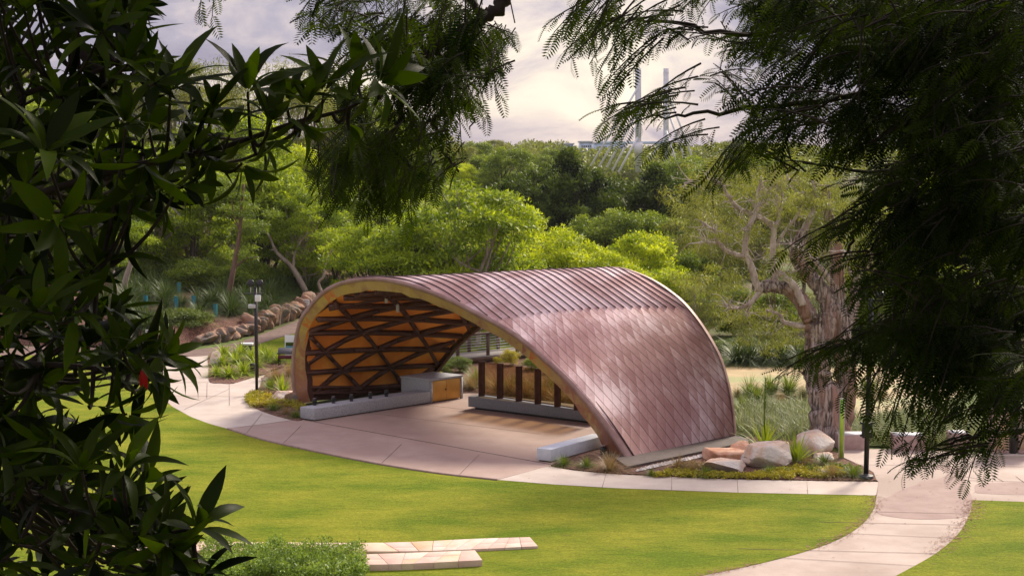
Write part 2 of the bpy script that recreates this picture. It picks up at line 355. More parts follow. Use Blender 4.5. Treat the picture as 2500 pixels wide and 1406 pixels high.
M['L_mid'] = leafmat('mid_green_foliage', (.055, .11, .012), (.25, .34, .04), .42)
M['L_euc'] = leafmat('grey_green_foliage', (.085, .115, .025), (.31, .35, .09), .4)
M['L_far'] = leafmat('distant_foliage', (.08, .115, .022), (.26, .31, .055), .35)
M['L_fern'] = leafmat('strap_leaf', (.06, .10, .012), (.20, .28, .04), .3)
M['L_lime'] = leafmat('lime_strap_leaf', (.14, .22, .015), (.36, .46, .05), .35)
M['L_tan'] = leafmat('straw_grass', (.22, .15, .06), (.42, .32, .14), .3, tcol=(1.1, 1, .8))
M['L_yellow'] = leafmat('golden_groundcover', (.22, .24, .02), (.48, .42, .04), .3)
M['L_reed'] = leafmat('pale_reed', (.10, .15, .04), (.42, .45, .24), .3, tcol=(1, 1, .8))
M['L_hedge'] = leafmat('hedge_leaf', (.07, .14, .015), (.32, .46, .09), .3)
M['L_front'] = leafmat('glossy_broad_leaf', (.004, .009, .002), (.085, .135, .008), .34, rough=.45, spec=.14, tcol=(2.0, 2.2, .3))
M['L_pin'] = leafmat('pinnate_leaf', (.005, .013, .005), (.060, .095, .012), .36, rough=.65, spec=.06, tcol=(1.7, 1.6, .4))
M['twig'] = mat('dark_twig', (.02, .014, .010), (.05, .035, .028), 6, .85)
M['red'] = mat('red_flower', (.55, .01, .015), rough=.4)

# ------------------------------------------------------------------ leaf machinery
def unit(v): return v / (np.linalg.norm(v, axis=-1, keepdims=True) + 1e-9)
def inst(TV, TQ, P, d, nrm, sc_):
    """place template (x along d, z along normal) at every P"""
    d = unit(d); y = unit(np.cross(nrm, d)); z = np.cross(d, y)
    sc_ = np.broadcast_to(np.asarray(sc_, float).reshape(-1, 1) if np.ndim(sc_) < 2 else sc_, (len(P), 1 if np.ndim(sc_) < 2 else 3))
    T = TV[None] * sc_[:, None, :]
    V = P[:, None] + T[..., 0:1] * d[:, None] + T[..., 1:2] * y[:, None] + T[..., 2:3] * z[:, None]
    k = len(TV); Q = TQ[None] + (np.arange(len(P)) * k)[:, None, None]
    return V.reshape(-1, 3), Q.reshape(-1, TQ.shape[1])
LQ = (np.array([(0, 0, 0), (.45, .5, .06), (1, 0, -.05), (.45, -.5, .06)]), np.array([(0, 3, 2, 1)]))   # simple leaf
def rdir(r, n): v = r.normal(size=(n, 3)); return unit(v)
def clump_leaves(r, C, RAD, n, size, asp, ct, up=.6, shell=.55, droop=0, tv=.26):
    """leaves in ellipsoid clumps; returns V,Q,tint"""
    C = np.asarray(C); RAD = np.asarray(RAD); m = len(C)
    idx = np.repeat(np.arange(m), n); k = len(idx)
    d = rdir(r, k); d[:, 2] = np.where(d[:, 2] < -.35, -d[:, 2] * .6, d[:, 2])
    rad = shell + (1 - shell) * r.random(k) ** .7; rad *= 1 + .12 * r.normal(size=k)
    P = C[idx] + d * RAD[idx] * rad[:, None]
    nr = unit(d * .7 + np.array([0, 0, up]) + r.normal(size=(k, 3)) * .45)
    ld = unit(d * 1.0 + r.normal(size=(k, 3)) * .7 + np.array([0, 0, -droop]))
    s = size * (.65 + .7 * r.random(k)); S3 = np.stack([s, s * asp, s], 1)
    V, Q = inst(LQ[0], LQ[1], P, ld, nr, S3)
    t = np.clip(np.asarray(ct)[idx] + r.normal(size=k) * tv, 0, 1)
    return V, Q, t
def bez(a, b, c, n=7):
    t = np.linspace(0, 1, n)[:, None]; return (1 - t) ** 2 * a + 2 * t * (1 - t) * b + t * t * c
def make_tree(name, kind, r, H=8., W=6., leaf=None, bark=None, nclump=40, nl=260, size=.16, asp=.5, flat=.5, crownbase=.3, up=.6, droop=0., lean=0., shape='round', trunk_r=.13, stems=1, csz=.17):
    """returns an Empty > trunk, crown ; unit tree standing at origin with height H, width W"""
    root = empty(name)
    zc0 = H * crownbase; C = []; RAD = []
    while len(C) < nclump:
        p = r.normal(size=3); p /= np.linalg.norm(p); p *= r.random() ** .33
        if r.random() > .55: p /= max(np.linalg.norm(p), .01) / .85
        z = (p[2] + 1) / 2
        if shape == 'cone': wfac = (1 - z) ** .6 * .9 + .12
        elif shape == 'umbrella': wfac = .55 + .6 * z ** .7; p[2] = abs(p[2]) if r.random() < .6 else p[2]
        else: wfac = 1
        c = np.array([p[0] * W / 2 * wfac * .86, p[1] * W / 2 * wfac * .86, zc0 + (H - zc0) * ((p[2] + 1) / 2) * .93])
        rr = W * csz * (.6 + .7 * r.random()); C.append(c); RAD.append((rr, rr, rr * flat))
    C = np.array(C); C[:, 0] += lean * C[:, 2] / H
    ct = .5 + .27 * r.normal(size=nclump)
    V, Q, t = clump_leaves(r, C, RAD, nl, size, asp, ct, up, .35, droop)
    tb = MB()
    for sidx in range(stems):
        a = r.random() * 6.28; top = np.array([lean * .6 + .12 * W * math.cos(a) * (stems > 1) * 1.6, .12 * W * math.sin(a), H * .72]); base = np.array([.25 * sidx, .1 * sidx, -.3])
        mid = (base + top) / 2 + np.array([r.normal() * .12 * W * .5, r.normal() * .3, 0])
        pts = bez(base, mid, top, 9); pts[1:-1, :2] += r.normal(size=(7, 2)) * .05 * W * .3
        tb.tube(pts, np.linspace(trunk_r * (1 if stems == 1 else .75), trunk_r * .3, 9) * np.r_[1.35, np.ones(8)], 9)
        for c in C[sidx::stems][::2]:
            k = int(np.clip(2 + 6 * (c[2] / H) * r.random(), 2, 7)); a0 = pts[k]
            if c[2] < a0[2] - .3: continue
            m_ = (a0 + c) / 2 + np.array([0, 0, -.12 * H * r.random()])
            tb.tube(bez(a0, m_, c, 6), np.linspace(trunk_r * .42, .018, 6), 5, cap=False)
    tb.build('trunk', bark, root, smooth=True)
    mesh('crown', V, Q, leaf, root, tint=t)
    return root
def strappy(mb, r, n, Lh, wd, spread=.8, droop=.8, base=(0, 0, 0), br=.06, seg=4, ct=.5):
    """n arching blades from a base; adds to mb"""
    a = r.random(n) * 2 * math.pi; el = spread * (r.random(n) ** .7); l = Lh * (.6 + .5 * r.random(n))
    t = np.linspace(0, 1, seg + 1)
    out_ = np.stack([np.cos(a), np.sin(a), 0 * a], 1)
    d0 = out_ * np.sin(el)[:, None] + np.array([0, 0, 1.]) * np.cos(el)[:, None]
    P = np.array(base)[None, None] + (out_ * br * r.random((n, 1)))[:, None] + d0[:, None] * (l[:, None] * t)[..., None]
    P = P + (out_ * .5 - np.array([0, 0, .75]))[:, None] * (l * droop * (.4 + el))[:, None, None] * (t ** 2.2)[None, :, None] * .6
    sd_ = np.stack([-np.sin(a), np.cos(a), 0 * a], 1)[:, None] * (wd * (.7 + .6 * r.random(n)))[:, None, None] * (np.array([.7, 1, .85, .55, .06][:seg + 1] if seg == 4 else np.linspace(1, .1, seg + 1)))[None, :, None]
    V = np.stack([P - sd_ / 2, P + sd_ / 2], 2)           # n, seg+1, 2, 3
    V[..., 2] = np.maximum(V[..., 2], base[2] + .005) if base[2] == 0 else V[..., 2]
    i = (np.arange(n) * (seg + 1) * 2)[:, None] + (np.arange(seg) * 2)[None]
    Q = np.stack([i, i + 1, i + 3, i + 2], -1).reshape(-1, 4)
    mb.add(V.reshape(-1, 3), Q, tint=np.repeat(np.clip(ct + .25 * r.normal(size=n), 0, 1), seg))
    return mb
def gnarl(mb, P, r, ph, n=18):
    P = np.asarray(P, float); T = unit(np.gradient(P, axis=0)); u = unit(np.cross(T[0], (0, .3, 1.))); V = []; an = np.arange(n) * 2 * math.pi / n
    for k, (p, t, rr) in enumerate(zip(P, T, r)):
        u = unit(u - t * (u @ t)); v = np.cross(t, u); f = 1 + .10 * np.sin(3 * an + ph + k * .10) + .09 * np.sin(5 * an - ph * 2 + k * .16) + .05 * np.sin(8 * an + ph * 3 - k * .12)
        V.append(p + (rr * f)[:, None] * (np.cos(an)[:, None] * u + np.sin(an)[:, None] * v))
    m = len(P); i = np.arange(n); j = (i + 1) % n
    mb.add(np.concatenate(V), np.concatenate([np.stack([k * n + i, k * n + j, (k + 1) * n + j, (k + 1) * n + i], 1) for k in range(m - 1)]))
def terrain_near(x, y): return 0.0 if y > 30 else min(7.4, (30 - y) * .262)

M['damp'] = mat('damp_aggregate', (.27, .19, .165), (.34, .25, .22), 1.4, .75, bump=.2, bscale=70, spec=.2)
M['litter'] = mat('dry_leaf', (.14, .06, .035), (.34, .19, .11), 9, .9)
# ------------------------------------------------------------------ ground
def ground_h(X, Y):
    z = np.where(Y < 30, np.minimum(7.4, (30 - Y) * .262), 0)
    z = z + np.clip((Y - 200) / 240, 0, 1) ** 1.5 * 4.5
    z = z + np.clip((-12 - X - (Y - 90) * .0) / 60, 0, 1) * np.clip((Y - 88) / 60, 0, 1) * 3.5
    return z
ys = np.r_[np.linspace(-40, 0, 9)[:-1], np.linspace(0, 100, 101)[:-1], np.linspace(100, 460, 61)[:-1], np.linspace(460, 2500, 12)]
xs = np.r_[np.linspace(-1500, -120, 10)[:-1], np.linspace(-120, 120, 81)[:-1], np.linspace(120, 1500, 10)]
GX, GY = np.meshgrid(xs, ys, indexing='ij')
GZ = ground_h(GX, GY) - .04
MB().grid(np.stack([GX, GY, GZ], -1)).build('ground', M['ground'], smooth=True, kind='structure')

ringL = [(60, 868), (150, 866), (300, 874), (392, 905), (386, 940), (392, 966), (420, 992), (465, 1017), (510, 1034), (556, 1047), (640, 1073), (740, 1096), (850, 1119), (960, 1139), (1080, 1157), (1215, 1172), (1350, 1183), (1500, 1192), (1800, 1203), (2138, 1210)]
rightL = [(2135, 1240), (2110, 1275), (2060, 1310), (1980, 1342), (1850, 1377), (1690, 1410)]
a1 = cat(px(ringL), 6); a2 = cat(px(rightL), 6)
near = np.array([(6, 30.0), (-16, 30.0), (-30, 32)]); farl = px([(-700, 868), (-200, 868)])
poly('lawn', np.vstack([a1, a2, px([(1600, 1440)]), near, farl]), .012, M['lawn'], kind='structure')
# lawn slope towards the viewpoint
SX, SY = np.meshgrid(np.linspace(-45, 45, 46), np.linspace(-30, 30.4, 40), indexing='ij')
MB().grid(np.stack([SX, SY, ground_h(SX, SY) + .008], -1)).build('lawn_slope', M['lawn'], smooth=True, kind='structure')
rl = cat(px([(2375, 1221), (2368, 1252), (2342, 1300), (2283, 1352), (2180, 1410)]), 6)
poly('lawn_by_plaza', np.vstack([rl, px([(2050, 1460)]), [(30, 30.2)], px([(3600, 1290), (3300, 1240), (2700, 1232)])]), .013, M['lawn'], kind='structure')
poly('path', np.vstack([px([(2145, 1176), (2140, 1210)]), a2, px([(1560, 1450)]), px([(2060, 1455)]), rl[::-1], px([(2700, 1230), (3300, 1240), (3300, 1130), (2700, 1120), (2480, 1112), (2420, 1108), (2180, 1096), (2060, 1096), (2040, 1108), (2085, 1128), (2120, 1150)])]), .004, M['pinkpath'], kind='structure')
poly('plaza', px([(386, 940), (392, 905), (425, 880), (450, 868), (512, 866), (512, 934), (568, 937), (625, 920), (690, 905), (720, 950), (730, 1010), (752, 1023), (556, 1050), (510, 1034), (465, 1017), (420, 992), (392, 966)]), .006, M['paver'], kind='structure')
bp = cat(px([(-500, 845), (0, 845), (300, 851), (430, 856), (500, 851), (570, 838), (640, 816), (700, 793), (745, 776), (800, 758), (860, 741)]), 5)
bq = cat(px([(930, 748), (860, 765), (800, 786), (745, 806), (690, 822), (640, 837), (575, 857), (510, 868), (440, 872), (380, 872), (250, 866), (60, 868), (-500, 870)]), 5)
poly('brown_path', np.vstack([bp, bq]), .008, M['bitumen'], kind='structure')
poly('stage_floor', np.vstack([px([(752, 1020), (1050, 975), (1135, 960), (1300, 960), (1500, 1000), (1620, 1080), (1535, 1135), (1350, 1136), (1300, 1150), (1215, 1172)]), cat(px([(1215, 1172), (1080, 1157), (960, 1139), (850, 1119), (740, 1096), (640, 1073), (556, 1047)]), 5)]), .010, M['slab'], kind='structure')
ls = [(1340, 1138), (1400, 1149), (1500, 1158), (1600, 1163), (1800, 1171), (2000, 1175), (2145, 1177)]
poly('concrete_strip', np.vstack([cat(px(ls), 4), px([(2140, 1210), (1800, 1203), (1500, 1192), (1350, 1183), (1215, 1172)])]), .016, M['paver'], kind='structure')
jn = MB(); jn.bar((*at(745, 1026)[:2], .012), (*at(1345, 1134)[:2], .012), .035, .006)
jn.build('floor_joint', M['dark'], kind='structure')
j2 = MB()
for a, b in (((735, 1024), (556, 1047)), ((506, 935), (505, 972)), ((392, 935), (512, 934)), ((2145, 1176), (2140, 1210)), ((1215, 1172), (1340, 1138)), ((2330, 1160), (2420, 1175)), ((2420, 1160), (2450, 1176)), ((2480, 1163), (2500, 1178)), ((2340, 1173), (2560, 1178)), ((392, 966), (640, 970)), ((1800, 1340), (2290, 1352)), ((2000, 1275), (2360, 1282))):
    A, B = at(*a), at(*b); j2.bar((*A[:2], .017), (*B[:2], .017), .014, .004)
j2.build('paving_joint', M['edge'], kind='structure')
ed = cat(px([(556, 1048), (640, 1074), (740, 1097), (850, 1120), (960, 1140), (1080, 1158), (1215, 1173)]), 8)
eb = MB(); eb.tube(np.c_[ed, np.full(len(ed), .012)], .045, 6); tag(eb.build('steel_edging', M['edge'], smooth=True), 'thin brown steel edging curving between the lawn and the stage floor', 'edging')
dmp = cat(px([(2148, 1222), (2172, 1212), (2200, 1196), (2236, 1184), (2246, 1176), (2285, 1170), (2312, 1158), (2296, 1146), (2262, 1138), (2300, 1136), (2345, 1142), (2352, 1160), (2362, 1190), (2374, 1220), (2366, 1250), (2352, 1262), (2260, 1268), (2180, 1262), (2140, 1250)]), 6, True)
poly('damp_patch', dmp, .0085, M['damp'], kind='structure')
poly('damp_patch', cat(px([(2385, 1182), (2420, 1178), (2560, 1180), (2560, 1206), (2400, 1205), (2380, 1195)]), 6, True), .0085, M['damp'], kind='structure')
pv_ = MB()
for a, b in (((640, 1010), (600, 1060)), ((735, 1040), (690, 1084)), ((980, 1085), (930, 1133)), ((1170, 1110), (1120, 1161)), ((870, 1005), (1320, 1060)), ((1000, 985), (1400, 1030)), ((1480, 1157), (1470, 1191)), ((1640, 1165), (1640, 1197)), ((1800, 1172), (1802, 1203)), ((1970, 1176), (1972, 1206)), ((450, 1000), (560, 950)), ((560, 937), (560, 990)), ((1900, 1362), (2240, 1382)), ((2070, 1303), (2335, 1315)), ((2128, 1250), (2366, 1255)), ((2100, 1135), (2500, 1140))):
    A, B = at(*a), at(*b); pv_.bar((*A[:2], .0185), (*B[:2], .0185), .012, .003)
pv_.build('saw_cut', mat('saw_cut_line', (.22, .165, .14)), kind='structure')
lr = np.random.default_rng(55); lt = MB()
lines_ = [(px([(2138, 1212), (2133, 1240), (2108, 1275), (2060, 1308), (1980, 1340)]), .12, 420), (px([(2375, 1222), (2368, 1252), (2342, 1300), (2283, 1352)]), .16, 520), (px([(1850, 1377), (1700, 1408)]), .10, 120), (px([(500, 848), (640, 816), (745, 776)]), .8, 160), (px([(1345, 1140), (1600, 1163), (2140, 1176)]), .10, 200), (px([(1500, 1250), (1900, 1300)]), 3.0, 60), (px([(2150, 1150), (2450, 1190)]), 1.6, 70), (px([(600, 1200), (1200, 1260)]), 3.0, 50)]
for pl_, sg_, n_ in lines_:
    pl_ = np.array(pl_)
    for k in range(n_):
        u = lr.random() * (len(pl_) - 1); i = int(u); q = pl_[i] + (pl_[i + 1] - pl_[i]) * (u - i) + lr.normal(size=2) * sg_; a_ = lr.random() * 6.28; l = .02 + .03 * lr.random(); d = np.array([math.cos(a_), math.sin(a_)]) * l; e_ = np.array([-d[1], d[0]]) * .4
        lt.add([(*(q - d), .022), (*(q - e_), .028), (*(q + d), .024), (*(q + e_), .03)], [(0, 1, 2, 3)])
tag(lt.build('leaf_litter', M['litter']), 'scattered brown fallen leaves along the lawn and path edges', 'fallen leaves', kind='stuff')
# planting beds
def bed(name, P, z=.03, m='mulch'): return poly(name, cat(px(P), 5, True), z, M[m], thick=.05, kind='structure')
poly('garden_bed', px([(1345, 1137), (1400, 1147), (1500, 1156), (1600, 1161), (1800, 1169), (2000, 1173), (2140, 1174), (2133, 1155), (2105, 1138), (2060, 1122), (2045, 1108), (1990, 1080), (1830, 1068), (1700, 1085), (1540, 1110), (1470, 1095), (1420, 1100)]), .03, M['mulch'], thick=.04, kind='structure')
bed('garden_bed', [(604, 962), (606, 985), (640, 1004), (690, 1020), (735, 1027), (742, 1000), (735, 960), (722, 900), (660, 905), (640, 930), (632, 948)])
bed('garden_bed', [(512, 866), (510, 900), (512, 932), (540, 936), (570, 936), (625, 919), (680, 903), (700, 885), (640, 868), (570, 862)])
poly('garden_bed', px([(1015, 930), (1050, 885), (1120, 868), (1250, 862), (1420, 880), (1560, 930), (1680, 1000), (1600, 1040), (1480, 1015), (1300, 975), (1180, 958), (1130, 960)]), .02, M['mulch'], kind='structure')
poly('back_lawn', px([(560, 866), (640, 838), (745, 807), (800, 790), (900, 770), (1200, 775), (1350, 800), (1350, 852), (1100, 868), (1000, 900), (730, 905)]), .015, M['lawn'], kind='structure')
poly('pond', cat(px([(1680, 893), (1900, 889), (2150, 890), (2330, 903), (2360, 950), (2260, 1000), (2160, 1020), (2070, 1020), (2000, 985), (1890, 968), (1780, 976), (1680, 965)]), 5, True), .01, M['pond'], kind='structure')
poly('reed_bank', cat(px([(1690, 975), (1790, 978), (1900, 972), (2000, 985), (2080, 1020), (2200, 1010), (2400, 990), (2700, 1010), (2700, 1085), (2480, 1100), (2180, 1090), (2060, 1088), (1900, 1080), (1800, 1060), (1700, 1030)]), 4, True), .015, M['ground'], kind='structure')
# hillside behind the rock wall on the left
wl = [(-500, 830), (0, 838), (300, 849), (410, 850), (475, 838), (530, 833), (605, 814), (652, 797), (694, 783), (733, 769), (790, 750), (850, 733), (905, 719), (960, 706)]
wp = cat(px(wl), 4)
prof = [(0, .05), (.35, .75), (3, 1.1), (8, 1.55), (15, 2.05), (25, 2.6), (45, 3.6), (90, 4.8)]
def wall_dist(X, Y):
    P = np.stack([X, Y], -1)[..., None, :]; a = wp[:-1]; d = wp[1:] - a
    t = np.clip(((P - a) * d).sum(-1) / (d * d).sum(-1), 0, 1); q = a + d * t[..., None]; v = P - q; r_ = np.linalg.norm(v, axis=-1)
    k = r_.argmin(-1); vv = np.take_along_axis(v, k[..., None, None], -2)[..., 0, :]; dd = d[k]
    side = dd[..., 0] * vv[..., 1] - dd[..., 1] * vv[..., 0]
    return np.where(side > 0, 1, -1) * r_.min(-1)
PD, PZ = [d for d, _ in prof], [z for _, z in prof]
def hill_z(x, y):
    d = float(wall_dist(np.array(float(x)), np.array(float(y)))); return float(np.interp(d, PD, PZ)) if d > 0 else float(ground_h(np.array(x), np.array(y)))
hx = np.r_[np.linspace(-90, -25, 40)[:-1], np.linspace(-25, 6, 78)]; hy = np.r_[np.linspace(68, 108, 100)[:-1], np.linspace(108, 200, 60)]
HX, HY = np.meshgrid(hx, hy, indexing='ij'); HD = wall_dist(HX, HY)
fade = np.clip((-1 - HX) / 12, 0, 1)
HZ = np.interp(HD, [-.6, -.1] + PD[1:], [-.3, 0] + PZ[1:]) * fade - .05 * (1 - fade)
ii = np.arange(HX.size).reshape(HX.shape); HQ = np.stack([ii[:-1, :-1].ravel(), ii[1:, :-1].ravel(), ii[1:, 1:].ravel(), ii[:-1, 1:].ravel()], 1)
qd = HD.ravel()[HQ].mean(1); HV = np.stack([HX, HY, HZ], -1).reshape(-1, 3)
for nm, msk, mm in (('hillside', (qd > -.6) & (qd <= 13.5), M['mulch']), ('hill_lawn', qd > 13.5, M['lawn'])):
    mesh(nm, HV, HQ[msk], mm, None, True, kind='structure')

# ------------------------------------------------------------------ stage shell
FL_, FR_, RL_, RR_ = at(722, 985), at(1536, 1123), at(1020, 938), at(1797, 1070)
Fp = [(0, 0), (-.011, 1.037), (-.004, 2.0), (.019, 3.0), (.054, 3.561), (.098, 4.076), (.144, 4.404), (.19, 4.59), (.244, 4.71), (.289, 4.753), (.357, 4.70), (.442, 4.508), (.522, 4.234), (.6, 3.88), (.66, 3.6), (.726, 3.187), (.793, 2.616), (.84, 2.183), (.882, 1.712), (.924, 1.19), (.965, .578), (1, 0)]
Rr_ = [(.636, 5.1), (.685, 5.116), (.732, 4.993), (.778, 4.791), (.824, 4.486), (.867, 4.093), (.912, 3.459), (.955, 2.627), (.977, 1.877), (.99, 1.183), (.997, .517), (1, 0)]
Rp = [(1 - t, z * (1.03 + .065 * min(1, (1 - t) / .56))) for t, z in Fp[::-1] if 1 - t < .58] + Rr_
def arch(A, B, prof_):
    q = cat(prof_, 20); p = A + (B - A) * q[:, :1]; p[:, 2] = q[:, 1]
    l = np.r_[0, np.cumsum(np.linalg.norm(np.diff(p, axis=0), axis=1))]; s = np.linspace(0, 1, 601)
    return np.array([np.interp(s, l / l[-1], p[:, i]) for i in range(3)]).T
Ff, Rf = arch(FL_, FR_, Fp), arch(RL_, RR_, Rp)
SS = np.linspace(0, 1, 601)
def surf(s, v):
    s = np.asarray(s, float); a = np.stack([np.interp(s, SS, Ff[:, i]) for i in range(3)], -1); b = np.stack([np.interp(s, SS, Rf[:, i]) for i in range(3)], -1)
    v = np.asarray(v, float)[..., None]; P = a * (1 - v) + b * v
    P[..., 2] += .235 * 4 * v[..., 0] * (1 - v[..., 0]) * np.sin(np.pi * s) ** 2; return P
def snorm(s, v):
    s = np.asarray(s, float); v = np.asarray(v, float); ds = .012
    a = surf(np.clip(s + ds, 0, 1), v) - surf(np.clip(s - ds, 0, 1), v); b = surf(s, np.clip(v + .1, 0, 1)) - surf(s, np.clip(v - .1, 0, 1))
    n = unit(np.cross(a, b)); 
    return -n if False else n
_t = snorm(.45, .5); SG = 1 if _t[2] > 0 else -1
def off(s, v, o): return surf(s, v) + SG * snorm(s, v) * o
def Ks(s): x = np.asarray(s) - .67; return -.6253 * x + .5958 * x * x + 1.5138 * x ** 3
def Ms(s): x = np.asarray(s) - .67; return .0406 + .0115 * x + .2796 * x * x
shell = empty('stage_shell', tuple((FL_ + FR_ + RL_ + RR_) / 4))
tag(shell, 'curved copper shingled stage shell twisting over the concrete floor', 'stage shell')
def SH(o):                                     # keep world coordinates under the shell's Empty
    o.location = -np.array(shell.location); return o
ns, nv = 400, 60
gs, gv = np.meshgrid(np.linspace(.006, .994, ns), np.linspace(.012, .985, nv), indexing='ij')
G = surf(gs, gv); A_ = (gv - Ks(np.clip(gs, .2, 1))) / Ms(np.clip(gs, .2, 1)); idx = np.arange(ns * nv).reshape(ns, nv)
Q = np.stack([idx[:-1, :-1].ravel(), idx[1:, :-1].ravel(), idx[1:, 1:].ravel(), idx[:-1, 1:].ravel()], 1)
SH(mesh('roof_skin', G.reshape(-1, 3), Q, M['roof'], shell, True, uv=np.stack([A_.ravel() + 20, gs.ravel()], 1)))
# raised standing seams over the crest (index counted in the same strips as the shingles)
seam_ends = []
for a in range(-6, 31):
    s = np.linspace(.10, .664 + max(a, 0) * .0045, 90); s = s[:]; v = Ks(np.clip(s, .2, 1)) + a * Ms(np.clip(s, .2, 1))
    ok = (v > .014) & (v < .983)
    if ok.sum() < 8: continue
    i0 = np.where(ok)[0]; s, v = s[i0[0]:i0[-1] + 1], v[i0[0]:i0[-1] + 1]
    p = off(s, v, .016)
    SH(MB().tube(p, .016, 5).build('standing_seam', M['seam'], shell, smooth=True))
dV = unit((RL_ - FL_) + (RR_ - FR_)); dU = unit(FR_ - FL_)
def rim(curve, sgn, nm):
    """edge trim of one opening: curve (601,3); sgn -1 the trim faces -dV"""
    T = unit(np.gradient(curve, axis=0)); O = unit(np.cross(T, dV)); O *= np.sign(O[300, 2])
    c = curve[::4]; o = O[::4]; n_ = len(c)
    ring = lambda u_, w_: c + o * u_ + dV * (-sgn * w_)
    SH(MB().grid(np.stack([ring(.02 if sgn < 0 else .006, .24 if sgn < 0 else .10), ring(.03 if sgn < 0 else .008, -.04 if sgn < 0 else -.02), ring(-.11, -.04), ring(-.12, .02)], 1)[::sgn]).build('fascia', M['fascia'], shell, smooth=False))
    if sgn < 0: SH(MB().tube(ring(.045, .25), .028, 5).build('fascia_groove', M['seam'], shell, smooth=True))
    # patina band: folded triangular facets between lip and a jagged inner edge
    r = np.random.default_rng(3 if sgn < 0 else 4); m = 46; k = np.linspace(0, len(c) - 1, m).astype(int)
    a = ring(-.115, .0)[k]; hg = np.clip(c[k][:, 2] / 4.6, 0, 1); wd = -.40 - .06 * r.random(m) - .24 * (1 - hg) ** 1.5; dp = .10 + .08 * r.random(m)
    b = c[k] + o[k] * wd[:, None] + dV * (dp * -sgn)[:, None]
    mid = (a + b) / 2 + dV * (r.normal(size=(m, 1)) * .03)
    ret = c[k] + o[k] * (wd - .02)[:, None] + dV * ((dp + .22) * -sgn)[:, None]
    mb = MB(); V = []; Tt = []; tt = []
    for i in range(m - 1):
        base = len(V); V += [a[i], a[i + 1], b[i + 1], b[i], (mid[i] + mid[i + 1]) / 2 + o[k[i]] * r.normal() * .03]
        for q in ((0, 1, 4), (1, 2, 4), (2, 3, 4), (3, 0, 4)): Tt.append([base + x for x in q]); 
        f = i / m; hgt = min(1, c[k[i]][2] / 4.6)
        tt += list(np.clip(.18 + .42 * hgt + r.normal(size=4) * .07 + (.35 if r.random() < .08 else 0), 0, 1))
    mb.add(np.array(V), None, np.array(Tt), tint=np.array(tt)); SH(mb.build('soffit_band', M['patina'], shell))
    SH(MB().grid(np.stack([b, ret], 1)).build('inner_return', M['rust'], shell))
rim(Ff, -1, 'front'); rim(Rf, 1, 'rear')
# inner lining: folded triangular panels, purlins and diagonals
NR, PV, SK = 21, .335, .135
rl_ = np.random.default_rng(11)
tri = MB(); V = []; Tt = []; tt = []
def sI(i, v): s_ = .021 + .046 * i; return s_ + .07 * (v - .3) * math.sin(math.pi * min(max(s_, .02), .98)) ** .5
def nodes(i): return sorted(set([.03, .97] + [round(v, 4) for v in (.43 - SK * i + PV * j for j in range(-3, 14)) if .07 < v < .93]))
def addtri(P):
    base = len(V); P = [off(np.array(a), np.array(b), -.40) for a, b in P]; c = sum(P) / 3
    c = c + unit(np.cross(P[1] - P[0], P[2] - P[0])) * rl_.normal() * .09
    V.extend(P + [c])
    for q in ((0, 1, 3), (1, 2, 3), (2, 0, 3)): Tt.append([base + x for x in q]); tt.append(rl_.random())
for i in range(NR):
    a, b = nodes(i), nodes(i + 1); ia = ib = 0; S0 = lambda v: sI(i, v); S1 = lambda v: sI(i + 1, v)
    while ia < len(a) - 1 or ib < len(b) - 1:
        if ib >= len(b) - 1 or (ia < len(a) - 1 and a[ia + 1] <= b[ib + 1] + 1e-6): addtri([(S0(a[ia]), a[ia]), (S0(a[ia + 1]), a[ia + 1]), (S1(b[ib]), b[ib])]); ia += 1
        else: addtri([(S1(b[ib]), b[ib]), (S1(b[ib + 1]), b[ib + 1]), (S0(a[ia]), a[ia])]); ib += 1
tri.add(np.array(V), None, np.array(Tt), tint=np.array(tt)); SH(tri.build('lining_panel', M['orange'], shell))
def beam(name, pts):
    mb = MB()
    for (s0, v0), (s1, v1) in zip(pts, pts[1:]):
        mb.bar(off(np.array(s0), np.array(v0), -.50), off(np.array(s1), np.array(v1), -.50), .13, .16, up=SG * snorm((s0 + s1) / 2, .5))
    SH(mb.build(name, M['darksteel'], shell))
for i in range(0, NR + 1): beam('purlin', [(sI(i, v), v) for v in (.04, .35, .65, .96)])
for stp in (-SK, PV - SK):
    for st in range(-14, 16):
        pts = []
        for i in np.arange(0, NR + .01, .1):
            v = .43 + PV * st + stp * i
            if .04 <= v <= .96: pts.append((sI(i, v), v))
        if len(pts) > 8: beam('diagonal_beam', pts[::5] + ([pts[-1]] if (len(pts) - 1) % 5 else []))
for h_, rr in ((.55, .05), (.32, .05)):
    s = h_ / 19.8; SH(MB().tube([off(np.array(s), np.array(.05), -.6), off(np.array(s), np.array(.95), -.6)], rr, 8).build('base_pipe', M['rust'], shell, smooth=True))
for s0, s1 in ((.002, .028), (.972, .998)):
    g = np.array([[off(np.array(s), np.array(v), -.42) for v in np.linspace(.02, .98, 5)] for s in (s0, s1)]); SH(MB().grid(g).build('base_panel', M['rust'], shell))
# concrete plinth under the right foot
P = px([(1482, 1112), (1532, 1147), (1832, 1084), (1815, 1074), (1700, 1058)], .0)
tag(poly('plinth', P, .10, M['plinth'], thick=.12), 'low dark concrete plinth under the near foot of the shell', 'plinth')

